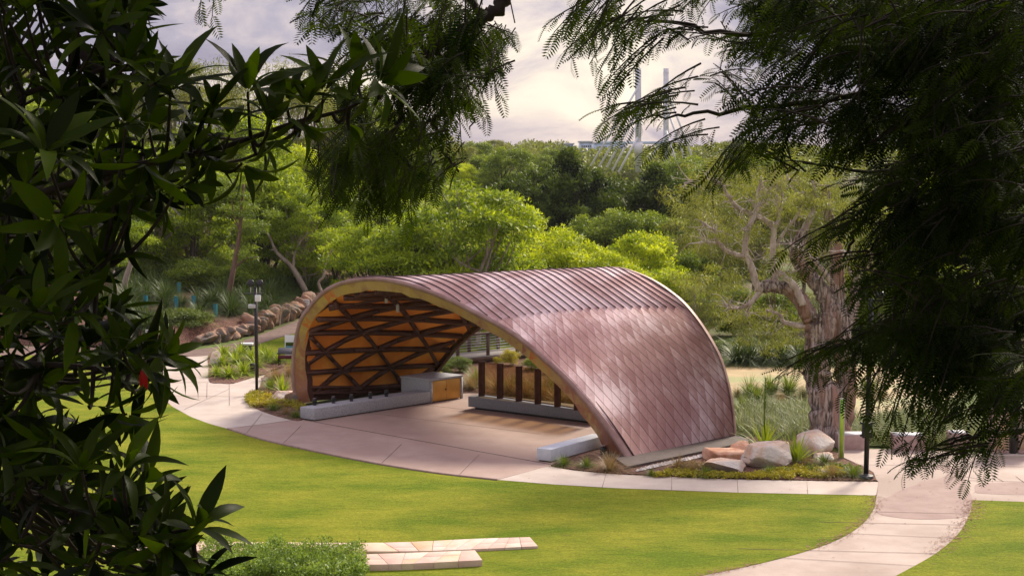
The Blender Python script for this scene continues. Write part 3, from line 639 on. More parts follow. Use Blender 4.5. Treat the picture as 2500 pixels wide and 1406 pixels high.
# ------------------------------------------------------------------ benches and cabinet
def prism(mb, P, z0, z1, tint=.5):
    P = np.array(P, float)[:, :2]; n = len(P); V = np.vstack([np.c_[P, np.full(n, z0)], np.c_[P, np.full(n, z1)]])
    mb.add(V, [(0, 1, 5, 4), (1, 2, 6, 5), (2, 3, 7, 6), (3, 0, 4, 7), (4, 5, 6, 7), (3, 2, 1, 0)], tint=tint); return mb
def bench(name, A, A2, B, h, label, m, foot=True):
    A, A2, B = [np.array(v)[:2] for v in (A, A2, B)]; w_ = A2 - A; root = empty(name, (*A, 0)); tag(root, label, 'bench')
    o = prism(MB(), [A, B, B + w_, A2], .05, h).build('seat_block', m, root, bevel=.012); o.location = (-A[0], -A[1], 0)
    u = unit(B - A) * .06; ww = unit(w_) * .05
    o = prism(MB(), [A + u + ww, B - u + ww, B + w_ - u - ww, A2 + u - ww], .0, .05).build('plinth', M['dark'], root); o.location = (-A[0], -A[1], 0)
    return root
A, A2, B = at(768, 1029), at(733, 1024), at(1051, 985)
bench('concrete_bench', A, A2, B, .44, 'long grey concrete bench along the amber lined side of the stage', M['granite'])
Ar, Ar2, Br = at(1345, 1130), at(1310, 1126), at(1480, 1093)
bench('concrete_bench', Ar, Ar2, Br, .40, 'short pale concrete bench at the near foot of the shell', M['lav'])
u = unit((B - A)[:2]); w_ = (A2 - A)[:2]; wu = unit(w_)
cab = empty('storage_cabinet', (*B[:2], 0)); tag(cab, 'grey cabinet with brass coloured double doors at the end of the long bench', 'cabinet')
def CB(o): o.location = (-B[0], -B[1], 0); return o
Bc = B[:2] + u * .02; E_ = at(1132, 973)[:2]; ln = np.linalg.norm(E_ - Bc); cd = np.linalg.norm(w_) * 2.1
e0 = wu * 0.06
CB(prism(MB(), [Bc + e0, Bc + u * ln + e0, Bc + u * ln + wu * cd, Bc + wu * cd], .05, .80).build('body', M['granite'], cab, bevel=.006))
CB(prism(MB(), [Bc - u * .02, Bc + u * (ln + .02), Bc + u * (ln + .02) + wu * (cd + .02), Bc - u * .02 + wu * (cd + .02)], .802, .88).build('top', M['granite'], cab, bevel=.01))
for a_ in (0, ln - .09): CB(prism(MB(), [Bc + u * a_, Bc + u * (a_ + .09), Bc + u * (a_ + .09) + e0 * .97, Bc + u * a_ + e0 * .97], .0, .80).build('side_frame', M['granite'], cab))
dw = (ln - .18 - .03) / 2
for k in range(2):
    a_ = .10 + k * (dw + .012)
    dr = CB(prism(MB(), [Bc + u * a_ + wu * .02, Bc + u * (a_ + dw) + wu * .02, Bc + u * (a_ + dw) + wu * .055, Bc + u * a_ + wu * .055], .05, .78).build('door', M['brass'], cab, bevel=.003))
kb = Bc + u * (.10 + dw - .04) + wu * .01; CB(MB().box((*kb, .44), (.05, .03, .05)).build('lock', M['black'], cab))
# back platform with glass windbreak
Pa, Pb = at(1143, 999)[:2], at(1455, 1038)[:2]; pu = unit(Pb - Pa); pw = np.array([-pu[1], pu[0]]); plen = np.linalg.norm(Pb - Pa)
plat = empty('back_bench', (*Pa, 0)); tag(plat, 'dark concrete bench plinth across the back of the stage under the glass screen', 'bench')
def PT(o): o.location = (-Pa[0], -Pa[1], 0); return o
PT(prism(MB(), [Pa, Pb, Pb + pw * .78, Pa + pw * .78], .10, .46).build('seat_block', M['granite2'], plat, bevel=.012))
PT(prism(MB(), [Pa + pu * .2 + pw * .15, Pb + pw * .15, Pb + pw * .7, Pa + pu * .2 + pw * .7], 0, .10).build('plinth', M['dark'], plat))
scr = empty('glass_screen', (*(Pa + pw * .45), .46)); tag(scr, 'tinted glass screen between dark steel fins at the back of the stage', 'glass screen')
def ST(o): o.location = -np.array(scr.location); return o
gm, nt, p_, o_ = newmat('bronze_glass'); tr_ = N(nt, 'ShaderNodeBsdfTransparent'); tr_.inputs[0].default_value = (.78, .68, .52, 1)
p_.inputs['Base Color'].default_value = (.12, .08, .05, 1); p_.inputs['Roughness'].default_value = .05; mg_ = N(nt, 'ShaderNodeMixShader'); mg_.inputs[0].default_value = .93
L(nt, p_.outputs[0], mg_.inputs[1]); L(nt, tr_.outputs[0], mg_.inputs[2]); L(nt, mg_.outputs[0], o_.inputs[0])
M['glass'] = gm
pp = [at(x, y, .46)[:2] for x, y in ((1176, 966), (1221, 972), (1267, 979), (1313, 986), (1361, 993), (1409, 1001), (1440, 1006))]
for i, q in enumerate(pp):
    ST(MB().box((*q, .46 + .61), (.05, .24, 1.22), rz=math.atan2(pu[1], pu[0]) - .5).build('fin', M['darksteel'], scr, bevel=.004))
    if i < len(pp) - 1:
        d_ = unit(pp[i + 1] - q); n2 = np.array([-d_[1], d_[0]]); a_, b_ = q + d_ * .07 + n2 * .03, pp[i + 1] - d_ * .07 + n2 * .03
        ST(prism(MB(), [a_, b_, b_ + n2 * .012, a_ + n2 * .012], .53, 1.66).build('glass_pane', M['glass'], scr))
        ST(MB().bar((*(a_ + n2 * .006), .515), (*(b_ + n2 * .006), .515), .05, .03).build('rail', M['darksteel'], scr))
# floodlights on the bench edge and under the lining
def flood(loc, label, s=.085, group='floodlights along the long bench'):
    r0 = empty('floodlight', tuple(loc)); tag(r0, label, 'floodlight', group)
    mb = MB(); mb.lathe([(0, -.01), (s, 0), (s * 1.05, s * 1.2), (s * .8, s * 1.7), (0, s * 1.8)], (0, 0, .08), 12); mb.build('housing', M['black'], r0, smooth=True)
    MB().box((0, 0, .04), (.12, .05, .08)).build('bracket', M['dgrey'], r0)
    MB().lathe([(0, .001), (s * .9, .0)], (0, 0, .265 * s / .085), 12).build('lens', M['silver'], r0)
    return r0
ends_ = ['nearest the open end of the long bench', None, None, None, 'beside the cabinet at the far end of the long bench']
for i, (x, y) in enumerate([(768, 986), (814, 981), (858, 976), (904, 970), (943, 965)]):
    q = at(x, y + 3, .44)
    flood(q, ['small black floodlight nearest the open end of the long bench', 'second black floodlight from the open end of the long bench', 'middle black floodlight on the long bench edge', 'fourth black floodlight along the long bench with a bent stem', 'small black floodlight beside the cabinet'][i], .075)
flood(np.array([*at(1472, 1112)[:2], .03]), 'black floodlight on the mulch by the near foot of the shell', .09, 'ground floodlights')
for i, (x, y, Y) in enumerate([(802, 762, 54), (830, 758, 54.2), (917, 716, 52.6), (943, 730, 52.6), (971, 752, 52.8)]):
    q = atY(x, y, Y); r0 = empty('hanging_spotlight', tuple(q)); tag(r0, ['grey spotlight under the lining closest to the tall side of the arch', 'grey spotlight hanging second from the tall side of the arch', 'small grey spotlight tucked at the top of the arch', 'grey spotlight hanging just below the crown of the arch', 'lowest grey spotlight right of the arch crown'][i], 'spotlight', 'spotlights under the shell')
    MB().lathe([(0, -.14), (.055, -.14), (.06, .10), (.03, .14), (0, .14)], n=10).build('housing', M['lgrey'], r0, smooth=True)
    MB().tube([(0, 0, .12), (0, 0, .5)], .012, 6).build('stem', M['dgrey'], r0)

# ------------------------------------------------------------------ poles, signs, street furniture
def zat(q, x, ytop):          # height at ground point q seen at row ytop
    d = ray(x, ytop); return CH + d[2] / d[1] * q[1]
q = at(627, 961); t = empty('light_pole', tuple(q)); tag(t, 'slim black pole with twin round floodlights beside the left path', 'light pole')
hp = zat(q, 624, 700)
MB().tube([(0, 0, 0), (0, 0, hp)], .055, 12).build('pole', M['black'], t, smooth=True)
MB().lathe([(0, 0), (.16, 0), (.16, .03), (.06, .05), (.055, .05)]).build('base_plate', M['black'], t)
MB().bar((-.42, 0, hp - .25), (.25, 0, hp - .25), .05, .05).build('crossarm', M['dgrey'], t)
for x in (-.17, .17):
    f = MB().lathe([(.03, -.10), (.12, -.09), (.135, -.02), (.135, .03), (.11, .045), (0, .045)], n=16)
    V = np.concatenate(f.v); f.v = [V @ np.array([[1, 0, 0], [0, math.cos(1.25), math.sin(1.25)], [0, -math.sin(1.25), math.cos(1.25)]]) + np.array([x, 0, hp + .13])]
    fo = f.build('floodlight', M['black'], t, smooth=True)
    MB().tube([(x, 0, hp - .25), (x, 0, hp + .05)], .015, 6).build('stem', M['lgrey'], fo)
    g = MB().lathe([(0, -.101), (.105, -.1)], n=16); V = np.concatenate(g.v); g.v = [V @ np.array([[1, 0, 0], [0, math.cos(1.25), math.sin(1.25)], [0, -math.sin(1.25), math.cos(1.25)]]) + np.array([x, 0, hp + .13])]
    g.build('lens', M['lgrey'], fo)
MB().box((.10, -.07, hp - .42), (.20, .12, .24)).build('control_box', M['white'], t, bevel=.01)
MB().box((-.12, -.08, hp - .72), (.26, .16, .14)).build('camera_box', M['lgrey'], t, bevel=.01)
MB().tube([(.07, .0, .6), (.07, 0, hp - .5)], .012, 6).build('cable', M['dgrey'], t)

q = at(2114, 1169); t = empty('lamp_post', tuple(q)); tag(t, 'tall black lamp post on round base at the corner of the right garden bed', 'lamp post')
hp = 5.0
MB().tube([(0, 0, 0), (.04, 0, hp)], .07, 12).build('pole', M['black'], t, smooth=True)
MB().lathe([(0, .0), (.205, 0), (.205, .10), (.19, .115), (.07, .12), (.07, .16), (0, .16)], n=28).build('base_collar', M['dgrey'], t, smooth=False)
b_ = MB().box((-.02, -.10, zat(q, 2116, 1048)), (.27, .16, .42)).build('junction_box', M['black'], t, bevel=.015)
for sx in (-.17, .14):
    for dz in (-.15, .19): MB().box((sx, -.08, zat(q, 2116, 1048) + dz), (.07, .05, .05)).build('clamp', M['black'], b_)
MB().box((.05, -.19, zat(q, 2116, 1048) - .01), (.06, .01, .07)).build('label_plate', M['lgrey'], b_)
MB().bar((-.3, 0, hp - .05), (.35, 0, hp - .05), .05, .05).build('crossarm', M['black'], t)
for x in (-.22, .28):
    MB().lathe([(.0, -.12), (.13, -.11), (.14, .0), (.10, .07), (0, .09)], (x, 0, hp + .12), 16).build('floodlight', M['black'], t, smooth=True)

q = at(2054, 1121); t = empty('marker_bollard', tuple(q)); tag(t, 'tall slender marker post with lime green face beside the paperbark', 'bollard')
hb = zat(q, 2056, 973)
MB().box((0, .04, hb / 2), (.15, .13, hb)).build('post', M['silver'], t, bevel=.01)
MB().box((-.012, -.030, hb / 2 + .02), (.115, .008, hb - .06)).build('sign_face', M['lime'], t)

q = at(914, 676); zz = hill_z(*q[:2]); q = atY(915, 676, 92); t = empty('path_light', (q[0], q[1], hill_z(q[0], q[1]))); tag(t, 'small black path light on the bank behind the shell', 'path light')
MB().tube([(0, 0, 0), (0, 0, 1.1)], .05, 8).build('post', M['black'], t, smooth=True); MB().bar((-.45, 0, 1.08), (.06, 0, 1.08), .16, .07).build('lamp_head', M['black'], t)

def panel_sign(x, y, wd, h, leg, m, label, name='sign', Y=None, rows=0, post='dgrey', z=0):
    q = at(x, y, z) if Y is None else atY(x, y, Y); t = empty(name, tuple(q)); tag(t, label, 'sign')
    for sx in (-.38, .38): MB().box((sx * wd, .03, leg / 2 + h * .3), (.03, .03, leg + h * .6)).build('post', M[post], t)
    p = MB().box((0, 0, leg + h / 2), (wd, .025, h)).build('panel', M[m], t, bevel=.004)
    for k in range(rows): MB().box((-.05 * wd * (k % 2), -.016, leg + h * (.82 - .62 * k / max(rows - 1, 1))), (wd * (.72 - .12 * (k % 3)), .004, h * .045)).build('text_line', M['dgrey'], p)
    return t, p
t, p = panel_sign(368, 856, .42, .62, .34, 'white', 'small white notice with dark arrows at the edge of the fern bush', rows=0)
for k in range(4):
    MB().box((.02, -.016, .80 - .12 * k), (.10, .004, .05), M=np.array([[.7, 0, .7], [0, 1, 0], [-.7, 0, .7]])).build('arrow_mark', M['dgrey'], p)
MB().box((0, -.016, .90), (.38, .004, .045)).build('heading', M['dgrey'], p)
panel_sign(403, 850, .55, .9, .25, 'ltgreen', 'blank pale green board next to the white notice')
t, p = panel_sign(748, 770, .36, .42, .45, 'white', 'small blue and white notice above the rock wall by the arch', rows=4)
t, p = panel_sign(710, 880, .50, 1.0, .10, 'white', 'upright picture panel on the lawn left of the arch')
MB().box((.0, -.018, .72), (.42, .006, .16)).build('tree_picture', M['L_dark'], p); MB().box((0, -.018, .55), (.42, .006, .16)).build('water_picture', M['teal'], p)
t = empty('interpretive_table', tuple(at(708, 892))); tag(t, 'low slanted dark display table in front of the picture panel', 'display table')
MB().box((0, 0, .62), (1.0, .5, .05), M=np.array([[1, 0, 0], [0, .93, -.36], [0, .36, .93]])).build('display_top', M['dgrey'], t); MB().box((.0, -.32, .40), (.9, .03, .16)).build('red_panel', mat('dark_red_panel', (.10, .02, .025)), t)
for x in (-.45, .45):
    for y in (-.2, .2): MB().box((x, y, .3), (.04, .04, .62)).build('leg', M['black'], t)
q = at(617, 912); t = empty('speaker_bollard', tuple(q)); tag(t, 'stubby black box bollard in front of the lime strap plants', 'bollard')
MB().box((0, 0, .22), (.20, .20, .40), taper=.9).build('body', M['black'], t, bevel=.02); MB().box((0, -.1, .30), (.10, .01, .06)).build('louvre', M['dgrey'], t)
t = empty('garden_slab', tuple(at(603, 858))); tag(t, 'thin pale stone slab lying behind the lime strap plants', 'slab'); MB().box((0, 0, .35), (.55, .4, .08)).build('slab', M['white'], t, bevel=.01); MB().box((0, 0, .16), (.4, .25, .32)).build('foot', M['dgrey'], t)

# pink block seats beyond the plaza
for x0, x1, yb, lab in ((2048, 2114, 1099, 'pink concrete block seat behind the lime faced marker post'), (2184, 2260, 1101, 'pink concrete block seat between lamp post and low leafy bough'), (2324, 2366, 1095, 'small pink block seat half hidden by the dark foliage')):
    a_, b_ = at(x0, yb), at(x1, yb - 1); wd = b_[0] - a_[0]; t = empty('block_seat', tuple((a_ + b_) / 2)); tag(t, lab, 'block seat', 'pink block seats along the plaza edge')
    MB().box((0, .3, .23), (wd, .6, .46)).build('block', M['pinkblock'], t, bevel=.02); MB().box((0, .3, .465), (wd - .06, .54, .012)).build('top_slab', M['lgrey'], t)
q = at(2475, 1113); t = empty('bin_enclosure', tuple(q)); tag(t, 'pale bin enclosure with black post standing on a slab at the right edge', 'bin enclosure')
MB().box((0, .3, .02), (1.6, .9, .06)).build('base_slab', M['paver'], t, bevel=.01)
for sx in (-.38, .42): 
    pn = MB().box((sx, .3, .72), (.5, .5, 1.3)).build('cabinet', M['pinkblock'], t, bevel=.01); MB().box((sx, .04, .74), (.42, .02, 1.1)).build('door', M['sand'], pn)
MB().box((.02, .25, .95), (.16, .3, 1.8)).build('post', M['black'], t, bevel=.01)

# timber boardwalk behind the stage
t = empty('boardwalk', tuple(at(1140, 900))); tag(t, 'raised timber boardwalk with post and wire railing behind the stage', 'boardwalk')
def BW(o): o.location = -np.array(t.location); return o
D0, D1 = atY(1040, 893, 62.5), atY(1330, 866, 66.5); D0[2] = D1[2] = .28; dd_ = unit(D1 - D0); dn_ = np.array([-dd_[1], dd_[0], 0])
BW(MB().bar(D0 + dn_ * .6, D1 + dn_ * .6, 1.5, .06).build('deck', M['deck'], t)); BW(MB().bar(D0 - dn_ * .1 - (0, 0, .12), D1 - dn_ * .1 - (0, 0, .12), .08, .2).build('beam', M['timber'], t))
Ld = np.linalg.norm(D1 - D0)
for side, o_ in ((0, -dn_ * .05), (1, dn_ * 1.3)):
    for k in range(5):
        p0 = D0 + dd_ * (k / 4 * Ld) + o_; BW(MB().bar(p0 - (0, 0, .4), p0 + (0, 0, .95), .11, .11, up=dn_).build('post', M['timber'], t))
    BW(MB().bar(D0 + o_ + (0, 0, .98), D1 + o_ + (0, 0, .98), .14, .07).build('handrail', M['timber'], t))
    for h_ in np.linspace(.12, .82, 7): BW(MB().bar(D0 + o_ + (0, 0, h_), D1 + o_ + (0, 0, h_), .01, .012).build('wire', M['wire'], t))

# sandstone seat walls on the lawn
def seatwall(pts_far, pts_near, ztop, label, nblk, sd):
    t = empty('sandstone_seat_wall', tuple(at(*pts_near[-1]))); tag(t, label, 'seat wall', 'sandstone terraces in the lawn'); r = np.random.default_rng(sd)
    f_, n_ = cat([at(x, y, ztop)[:2] for x, y in pts_far], 12), cat([at(x, y, ztop)[:2] for x, y in pts_near], 12)
    u_ = np.linspace(0, 1, nblk + 1); P = lambda c, u: np.array([np.interp(u, np.linspace(0, 1, len(c)), c[:, k]) for k in (0, 1)])
    mats = [M['sand'], M['sand2'], M['sand3']]
    for i in range(nblk):
        g = .006 / 8
        a, b, c, d = P(n_, u_[i] + g), P(n_, u_[i + 1] - g), P(f_, u_[i + 1] - g), P(f_, u_[i] + g)
        sp = .35 + .25 * r.random() if r.random() < .6 else None
        if sp: 
            e_, h_ = a + (d - a) * sp, b + (c - b) * sp; l_ = unit(d - a) * .006
            o = prism(MB(), [a, b, h_ - l_, e_ - l_], -.1, ztop).build('block', mats[r.integers(3)], t, bevel=.006); o.location = (-t.location[0], -t.location[1], 0)
            o = prism(MB(), [e_ + l_, h_ + l_, c, d], -.1, ztop).build('block', mats[r.integers(3)], t, bevel=.006); o.location = (-t.location[0], -t.location[1], 0)
        else: o = prism(MB(), [a, b, c, d], -.1, ztop).build('block', mats[r.integers(3)], t, bevel=.006); o.location = (-t.location[0], -t.location[1], 0)
M['sand2'] = mat('pale_sandstone', (.58, .46, .37), (.68, .58, .50), 1.4, .85, bump=.2, bscale=25, c3=(.62, .44, .30), s3=1.5)
M['sand3'] = mat('pinkish_sandstone', (.52, .36, .29), (.62, .47, .40), 1.8, .85, bump=.2, bscale=25)
seatwall([(250, 1319), (432, 1320), (900, 1324), (1160, 1314), (1294, 1310)], [(250, 1345), (400, 1343), (940, 1345), (1120, 1341), (1314, 1332)], .07, 'longer low sandstone terrace wall curving across the lawn', 19, 1)
seatwall([(430, 1352), (650, 1356), (886, 1352), (1060, 1346), (1160, 1342)], [(430, 1378), (650, 1381), (920, 1377), (1020, 1374), (1178, 1366)], .15, 'shorter sandstone terrace wall emerging behind the hedge', 11, 2)

# ------------------------------------------------------------------ rocks
def rock(r, sx, sy, sz, n=3, flat=.0, rough=.22, mb=None, c=(0, 0, 0), rz=0, tint=.5):
    bm = bmesh.new(); bmesh.ops.create_icosphere(bm, subdivisions=n, radius=1)
    V = np.array([v.co[:] for v in bm.verts]); T_ = np.array([[v.index for v in f.verts] for f in bm.faces]); bm.free()
    # cut by random planes for a blocky, faceted boulder
    for k in range(16):
        d = unit(r.normal(size=3)); h = .50 + .26 * r.random(); m = V @ d; V = V - np.where(m > h, m - h, 0)[:, None] * d
    if flat: V[:, 2] = np.minimum(V[:, 2], flat * .8)
    f1, f2 = r.normal(size=(3, 3)) * 2.2, r.normal(size=(3, 3)) * 6
    V = V * (1 + rough * .12 * np.sin(V @ f1).sum(1) + rough * .08 * np.sin(V @ f2).sum(1))[:, None]
    V = V / .74; V = V * np.array([sx, sy, sz]); cc, ss = math.cos(rz), math.sin(rz); V = V @ np.array([[cc, ss, 0], [-ss, cc, 0], [0, 0, 1]]) + np.array(c)
    mb = mb or MB(); mb.add(V, None, T_, tint=tint); return mb
rr_ = np.random.default_rng(21)
def boulder(x, y, sx, sy, sz, label, m='boulder', rz=0, z=.35, group=None, **k):
    q = at(x, y); t = rock(rr_, sx, sy, sz, 4, rz=rz, **k).build('boulder', M[m]); t.location = (q[0], q[1] + sy * .8, sz * z); tag(t, label, 'boulder', group); return t
boulder(1868, 1146, .72, .55, .55, 'largest pale sandstone boulder with a flat orange top', z=.62, flat=.55)
boulder(1773, 1153, .62, .38, .28, 'low white boulder in front of the rust red slab', z=.55, flat=.5)
boulder(1778, 1131, .62, .5, .32, 'rust red rock slab behind the low white boulder', 'boulder2', z=.5, flat=.45)
boulder(1990, 1112, .58, .5, .42, 'rounded orange boulder at the foot of the paperbark tree', z=.55)
boulder(2015, 1124, .35, .3, .14, 'small flat stone beside the rounded orange boulder', z=.5)
boulder(692, 984, .55, .4, .32, 'smooth cream boulder by the tall foot of the arch', z=.45)
boulder(716, 986, .40, .35, .30, 'pink grey squared rock touching the tall foot of the arch', 'wallrock', z=.45)
boulder(526, 893, .30, .26, .36, 'small white boulder at the left end of the strap plants', z=.4)
boulder(648, 930, .16, .14, .12, 'small pinkish stone behind the left light pole', z=.4)
boulder(1815, 1118, .3, .25, .3, 'small dark gold stone wedged beside the largest boulder', 'boulder2', z=.4)
# retaining wall of rough blocks along the brown path
rw = empty('rock_retaining_wall', tuple(at(620, 812))); tag(rw, 'rough sandstone boulder retaining wall along the brown path', 'retaining wall')
ws = cat(px([(470, 842), (530, 835), (605, 816), (652, 799), (694, 785), (733, 771), (765, 760), (800, 750)]), 10)
wl_ = np.r_[0, np.cumsum(np.linalg.norm(np.diff(ws, axis=0), axis=1))]; u_ = 0
while u_ < wl_[-1]:
    wd = .45 + .75 * rr_.random(); p = np.array([np.interp(u_ + wd / 2, wl_, ws[:, k]) for k in (0, 1)]); nx = np.array([np.interp(u_ + wd / 2 + .3, wl_, ws[:, k]) for k in (0, 1)]) - p
    h_ = .34 + .34 * rr_.random() if u_ > 4 else .22 + .22 * rr_.random()
    o = rock(rr_, wd * .56, .42, h_, 3, rz=math.atan2(nx[1], nx[0]) + rr_.normal() * .12, rough=.2).build('rock', M['wallrock'], rw); o.location = (p[0] - rw.location[0], p[1] + .25 - rw.location[1], h_ * .62)
    if rr_.random() < .65:
        o = rock(rr_, wd * .35, .3, .22, 3, rz=rr_.random() * 3).build('rock', M['wallrock'], rw); o.location = (p[0] + .25 - rw.location[0], p[1] + .38 - rw.location[1], h_ * 1.12)
    u_ += wd * .78
# pebbles along the plinth
pb = MB(); A0, A1 = at(1560, 1152), at(1812, 1096)
for k in range(900):
    a_ = rr_.random(); q = A0 + (A1 - A0) * a_ + np.array([.5, .6, 0]) * (rr_.random() * .95 - .2); s_ = .03 + .035 * rr_.random()
    V = np.array([(1, 0, 0), (-1, 0, 0), (0, 1, 0), (0, -1, 0), (0, 0, 1), (.7, .7, .2)]) * s_ * (1 + .3 * rr_.normal(size=(6, 3))) + (q[0], q[1], .05)
    pb.add(V, None, [(0, 2, 4), (2, 1, 4), (1, 3, 4), (3, 0, 4), (0, 5, 2), (5, 4, 2)])
tag(pb.build('pebble_strip', M['pebble']), 'strip of white pebbles between the plinth and the boulders', 'pebbles', kind='stuff')
# teal plant guards on the bank
GUARD = []
for x, y, lab in ((436, 716, 'highest teal plant guard on the planted bank'), (429, 752, 'teal plant guard directly above the fern bush'), (472, 750, 'teal plant guard left of the leaning red trunk'), (355, 752, 'dim teal plant guard at the far left of the bank'), (525, 772, 'teal plant guard lowest on the bank near the rock wall')):
    best = None
    for Y in np.arange(72, 100, .5):
        q = atY(x, y, Y); e_ = abs(q[2] - hill_z(q[0], q[1]))
        if wall_dist(np.array(q[0]), np.array(q[1])) > .6 and (best is None or e_ < best[0]): best = (e_, q)
    q = best[1]; q[2] = hill_z(q[0], q[1]); GUARD.append((x, q[1])); t = tag(MB().tube([(0, 0, -.1), (0, 0, .60)], .13, 3, cap=False).build('plant_guard', M['teal']), lab, 'plant guard', 'teal guards on the bank'); t.location = q

# ------------------------------------------------------------------ ground plants
pr = np.random.default_rng(5)
def proto_strap(n, Lh, wd, spread, droop, leaf, extra=None, ct=.5):
    me = strappy(MB(), pr, n, Lh, wd, spread, droop, br=.08, ct=ct)
    if extra: extra(me)
    o = me.build('grass_tussock', leaf); m_ = o.data; D.objects.remove(o); return m_
def put(me, name, loc, sc_, label, cat_, group=None, rz=None):
    o = D.objects.new(name, me); COL.objects.link(o); o.location = loc; o.scale = (sc_, sc_, sc_) if np.isscalar(sc_) else sc_; o.rotation_euler = (0, 0, pr.random() * 6.28 if rz is None else rz); tag(o, label, cat_, group); return o
P_tuft = [proto_strap(260, .62, .014, 1.05, 1.0, M['L_fern']) for _ in range(2)]
P_tan = [proto_strap(300, .66, .010, 1.15, .9, M['L_tan']) for _ in range(2)]
P_blue = proto_strap(260, .45, .012, 1.2, .8, M['L_hedge'])
P_big = proto_strap(60, 1.0, .06, 1.1, .35, M['L_lime'], ct=.55)
P_lime = [proto_strap(110, .95, .055, 1.25, 1.0, M['L_lime']) for _ in range(2)]
P_lom = [proto_strap(260, 1.15, .022, 1.15, 1.0, M['L_bank']) for _ in range(2)]
P_foun = proto_strap(380, .95, .009, .95, .9, M['L_tan'], ct=.7)
P_green = proto_strap(320, 1.0, .018, 1.0, .9, M['L_fern'], ct=.7)
G_ = 'small grass tussocks in the right garden bed'
for x, y, me, s, lab in ((1376, 1137, P_tuft[0], .8, 'dark green tussock nearest the short bench'), (1432, 1142, P_tuft[1], .8, 'bright green tussock between bench and tan grass clump'), (1490, 1150, P_tan[0], 1.25, 'large tan edged grass clump at the near foot of the shell'), (1590, 1162, P_tuft[0], .55, 'lone small green tussock below the pebble strip'), (1655, 1150, P_tan[1], 1.0, 'tan tussock left of the rust red slab'), (1690, 1158, P_tan[0], .85, 'tan tussock in front of the pebble strip end'), (1722, 1164, P_tuft[1], .8, 'upright tussock left of the low white boulder'), (2032, 1166, P_tan[1], .95, 'brownish tussock left of the last tussock by the lamp post'), (2082, 1166, P_tuft[0], .95, 'olive tussock closest to the lamp post base'), (2012, 1135, P_tuft[1], .9, 'green tussock in front of the flat stone'), (1970, 1142, P_tan[1], .85, 'dark tussock under the big strap leaf plant'), (1880, 1158, P_blue, .9, 'blue green tussock in front of the largest boulder'), (1915, 1154, P_blue, .7, 'small blue green tussock right of the largest boulder')):
    put(me, 'grass_tussock', at(x, y), s, lab, 'grass tussock', G_)
put(P_big, 'strap_leaf_plant', at(1945, 1132), 1.0, 'big lime green strap leaf plant behind the largest boulder', 'strap plant')
o = put(P_big, 'spear_lily', at(1866, 1098), 1.05, 'strap leaf plant with a tall dark flower spike near the pond', 'spear lily')
sp_ = MB(); sp_.tube([(0, 0, 0), (.02, 0, 1.2), (.0, 0, 2.1)], [.03, .022, .01], 6)
for k in range(26): z_ = 1.2 + .9 * k / 26; a_ = pr.random() * 6.28; sp_.tube([(0, 0, z_), (.05 * math.cos(a_), .05 * math.sin(a_), z_ + .08)], [.012, .004], 4)
sp_.build('flower_spike', M['L_mid'], o)
# left bed
for x, y, me, s, lab in ((660, 952, P_green, .75, 'green grass clump in front of the left light pole bed'), (690, 960, P_big, .85, 'lime sword leaf plant left of the tall arch foot'), (672, 928, P_foun, .9, 'purplish seed grass behind the sword leaf plant'), (705, 918, P_foun, .9, 'purplish seed grass against the side of the arch'), (640, 995, P_tan[0], .6, 'golden tussock at the left tip of the bed'), (668, 1003, P_tuft[0], .7, 'green tussock in the middle of the left bed edge'), (700, 1012, P_tan[1], .7, 'tan tussock near the end of the long bench'), (724, 1020, P_tuft[1], .75, 'green tussock touching the end of the long bench'), (652, 968, P_tan[0], .7, 'straw tussock at the foot of the left light pole'), (685, 995, P_tan[1], .7, 'golden tussock in front of the cream boulder')):
    put(me, 'grass_tussock', at(x, y), s, lab, 'grass tussock', 'tussocks in the bed left of the stage')
for k, (x, y, s) in enumerate(((540, 893, .9), (575, 888, 1.), (615, 885, 1.), (655, 880, .95), (530, 918, .8), (560, 922, .95), (595, 915, 1.05), (625, 898, .9), (548, 872, 1.), (588, 868, 1.), (640, 872, .9), (680, 888, .8))):
    put(P_lime[k % 2], 'strap_leaf_plant', at(x, y), s, 'glossy lime strap leaf plant massed between the path and the lawn', 'strap plant', 'lime strap plants in the island bed')
# behind the stage
for k, (x, y) in enumerate(((1150, 958), (1165, 950), (1250, 975), (1285, 982), (1330, 990), (1365, 1000), (1400, 1004), (1218, 968), (1345, 975), (1305, 970))):
    put(P_foun, 'fountain_grass', at(x, y - 6), 1.0 if k < 2 else 1.35, 'pale plumed fountain grass behind the stage', 'fountain grass', 'fountain grasses behind the stage')
    if k % 2 == 0: put(P_green, 'grass_clump', at(x + 12, y - 14), 1.1, 'green grass clump among the pale fountain grass', 'grass clump', 'green clumps behind the stage')
# bank tussocks
kk = 0
for k in range(150):
    x = pr.uniform(60, 760); d = pr.uniform(.8, 14); i = int(pr.uniform(.18, .82) * (len(wp) - 1)); b_ = wp[i] + np.array([-.45, .9]) * d
    if wall_dist(np.array(b_[0]), np.array(b_[1])) < .5: continue
    if any(abs(1250 + b_[0] / b_[1] * F - gx_) < 22 and gY - 3.2 < b_[1] < gY + .4 for gx_, gY in GUARD): continue
    put(P_lom[k % 2], 'bank_tussock', (b_[0], b_[1], hill_z(b_[0], b_[1]) - .05), pr.uniform(.9, 1.6), 'dark strappy tussock on the planted bank', 'grass tussock', 'dark tussocks on the planted bank')
for x, Y, s, lab in ((568, 76.5, 1.3, 'drooping grass clump spilling over the rock wall'), (600, 80, 1.2, 'dense grass clump above the rock wall beside the leaning trunk'), (690, 86, 1.3, 'grass clump above the last rocks before the arch')):
    q = atY(x, 790, Y); put(P_lom[0], 'bank_tussock', (q[0], q[1], hill_z(q[0], q[1])), s, lab, 'grass tussock', 'big clumps over the rock wall')
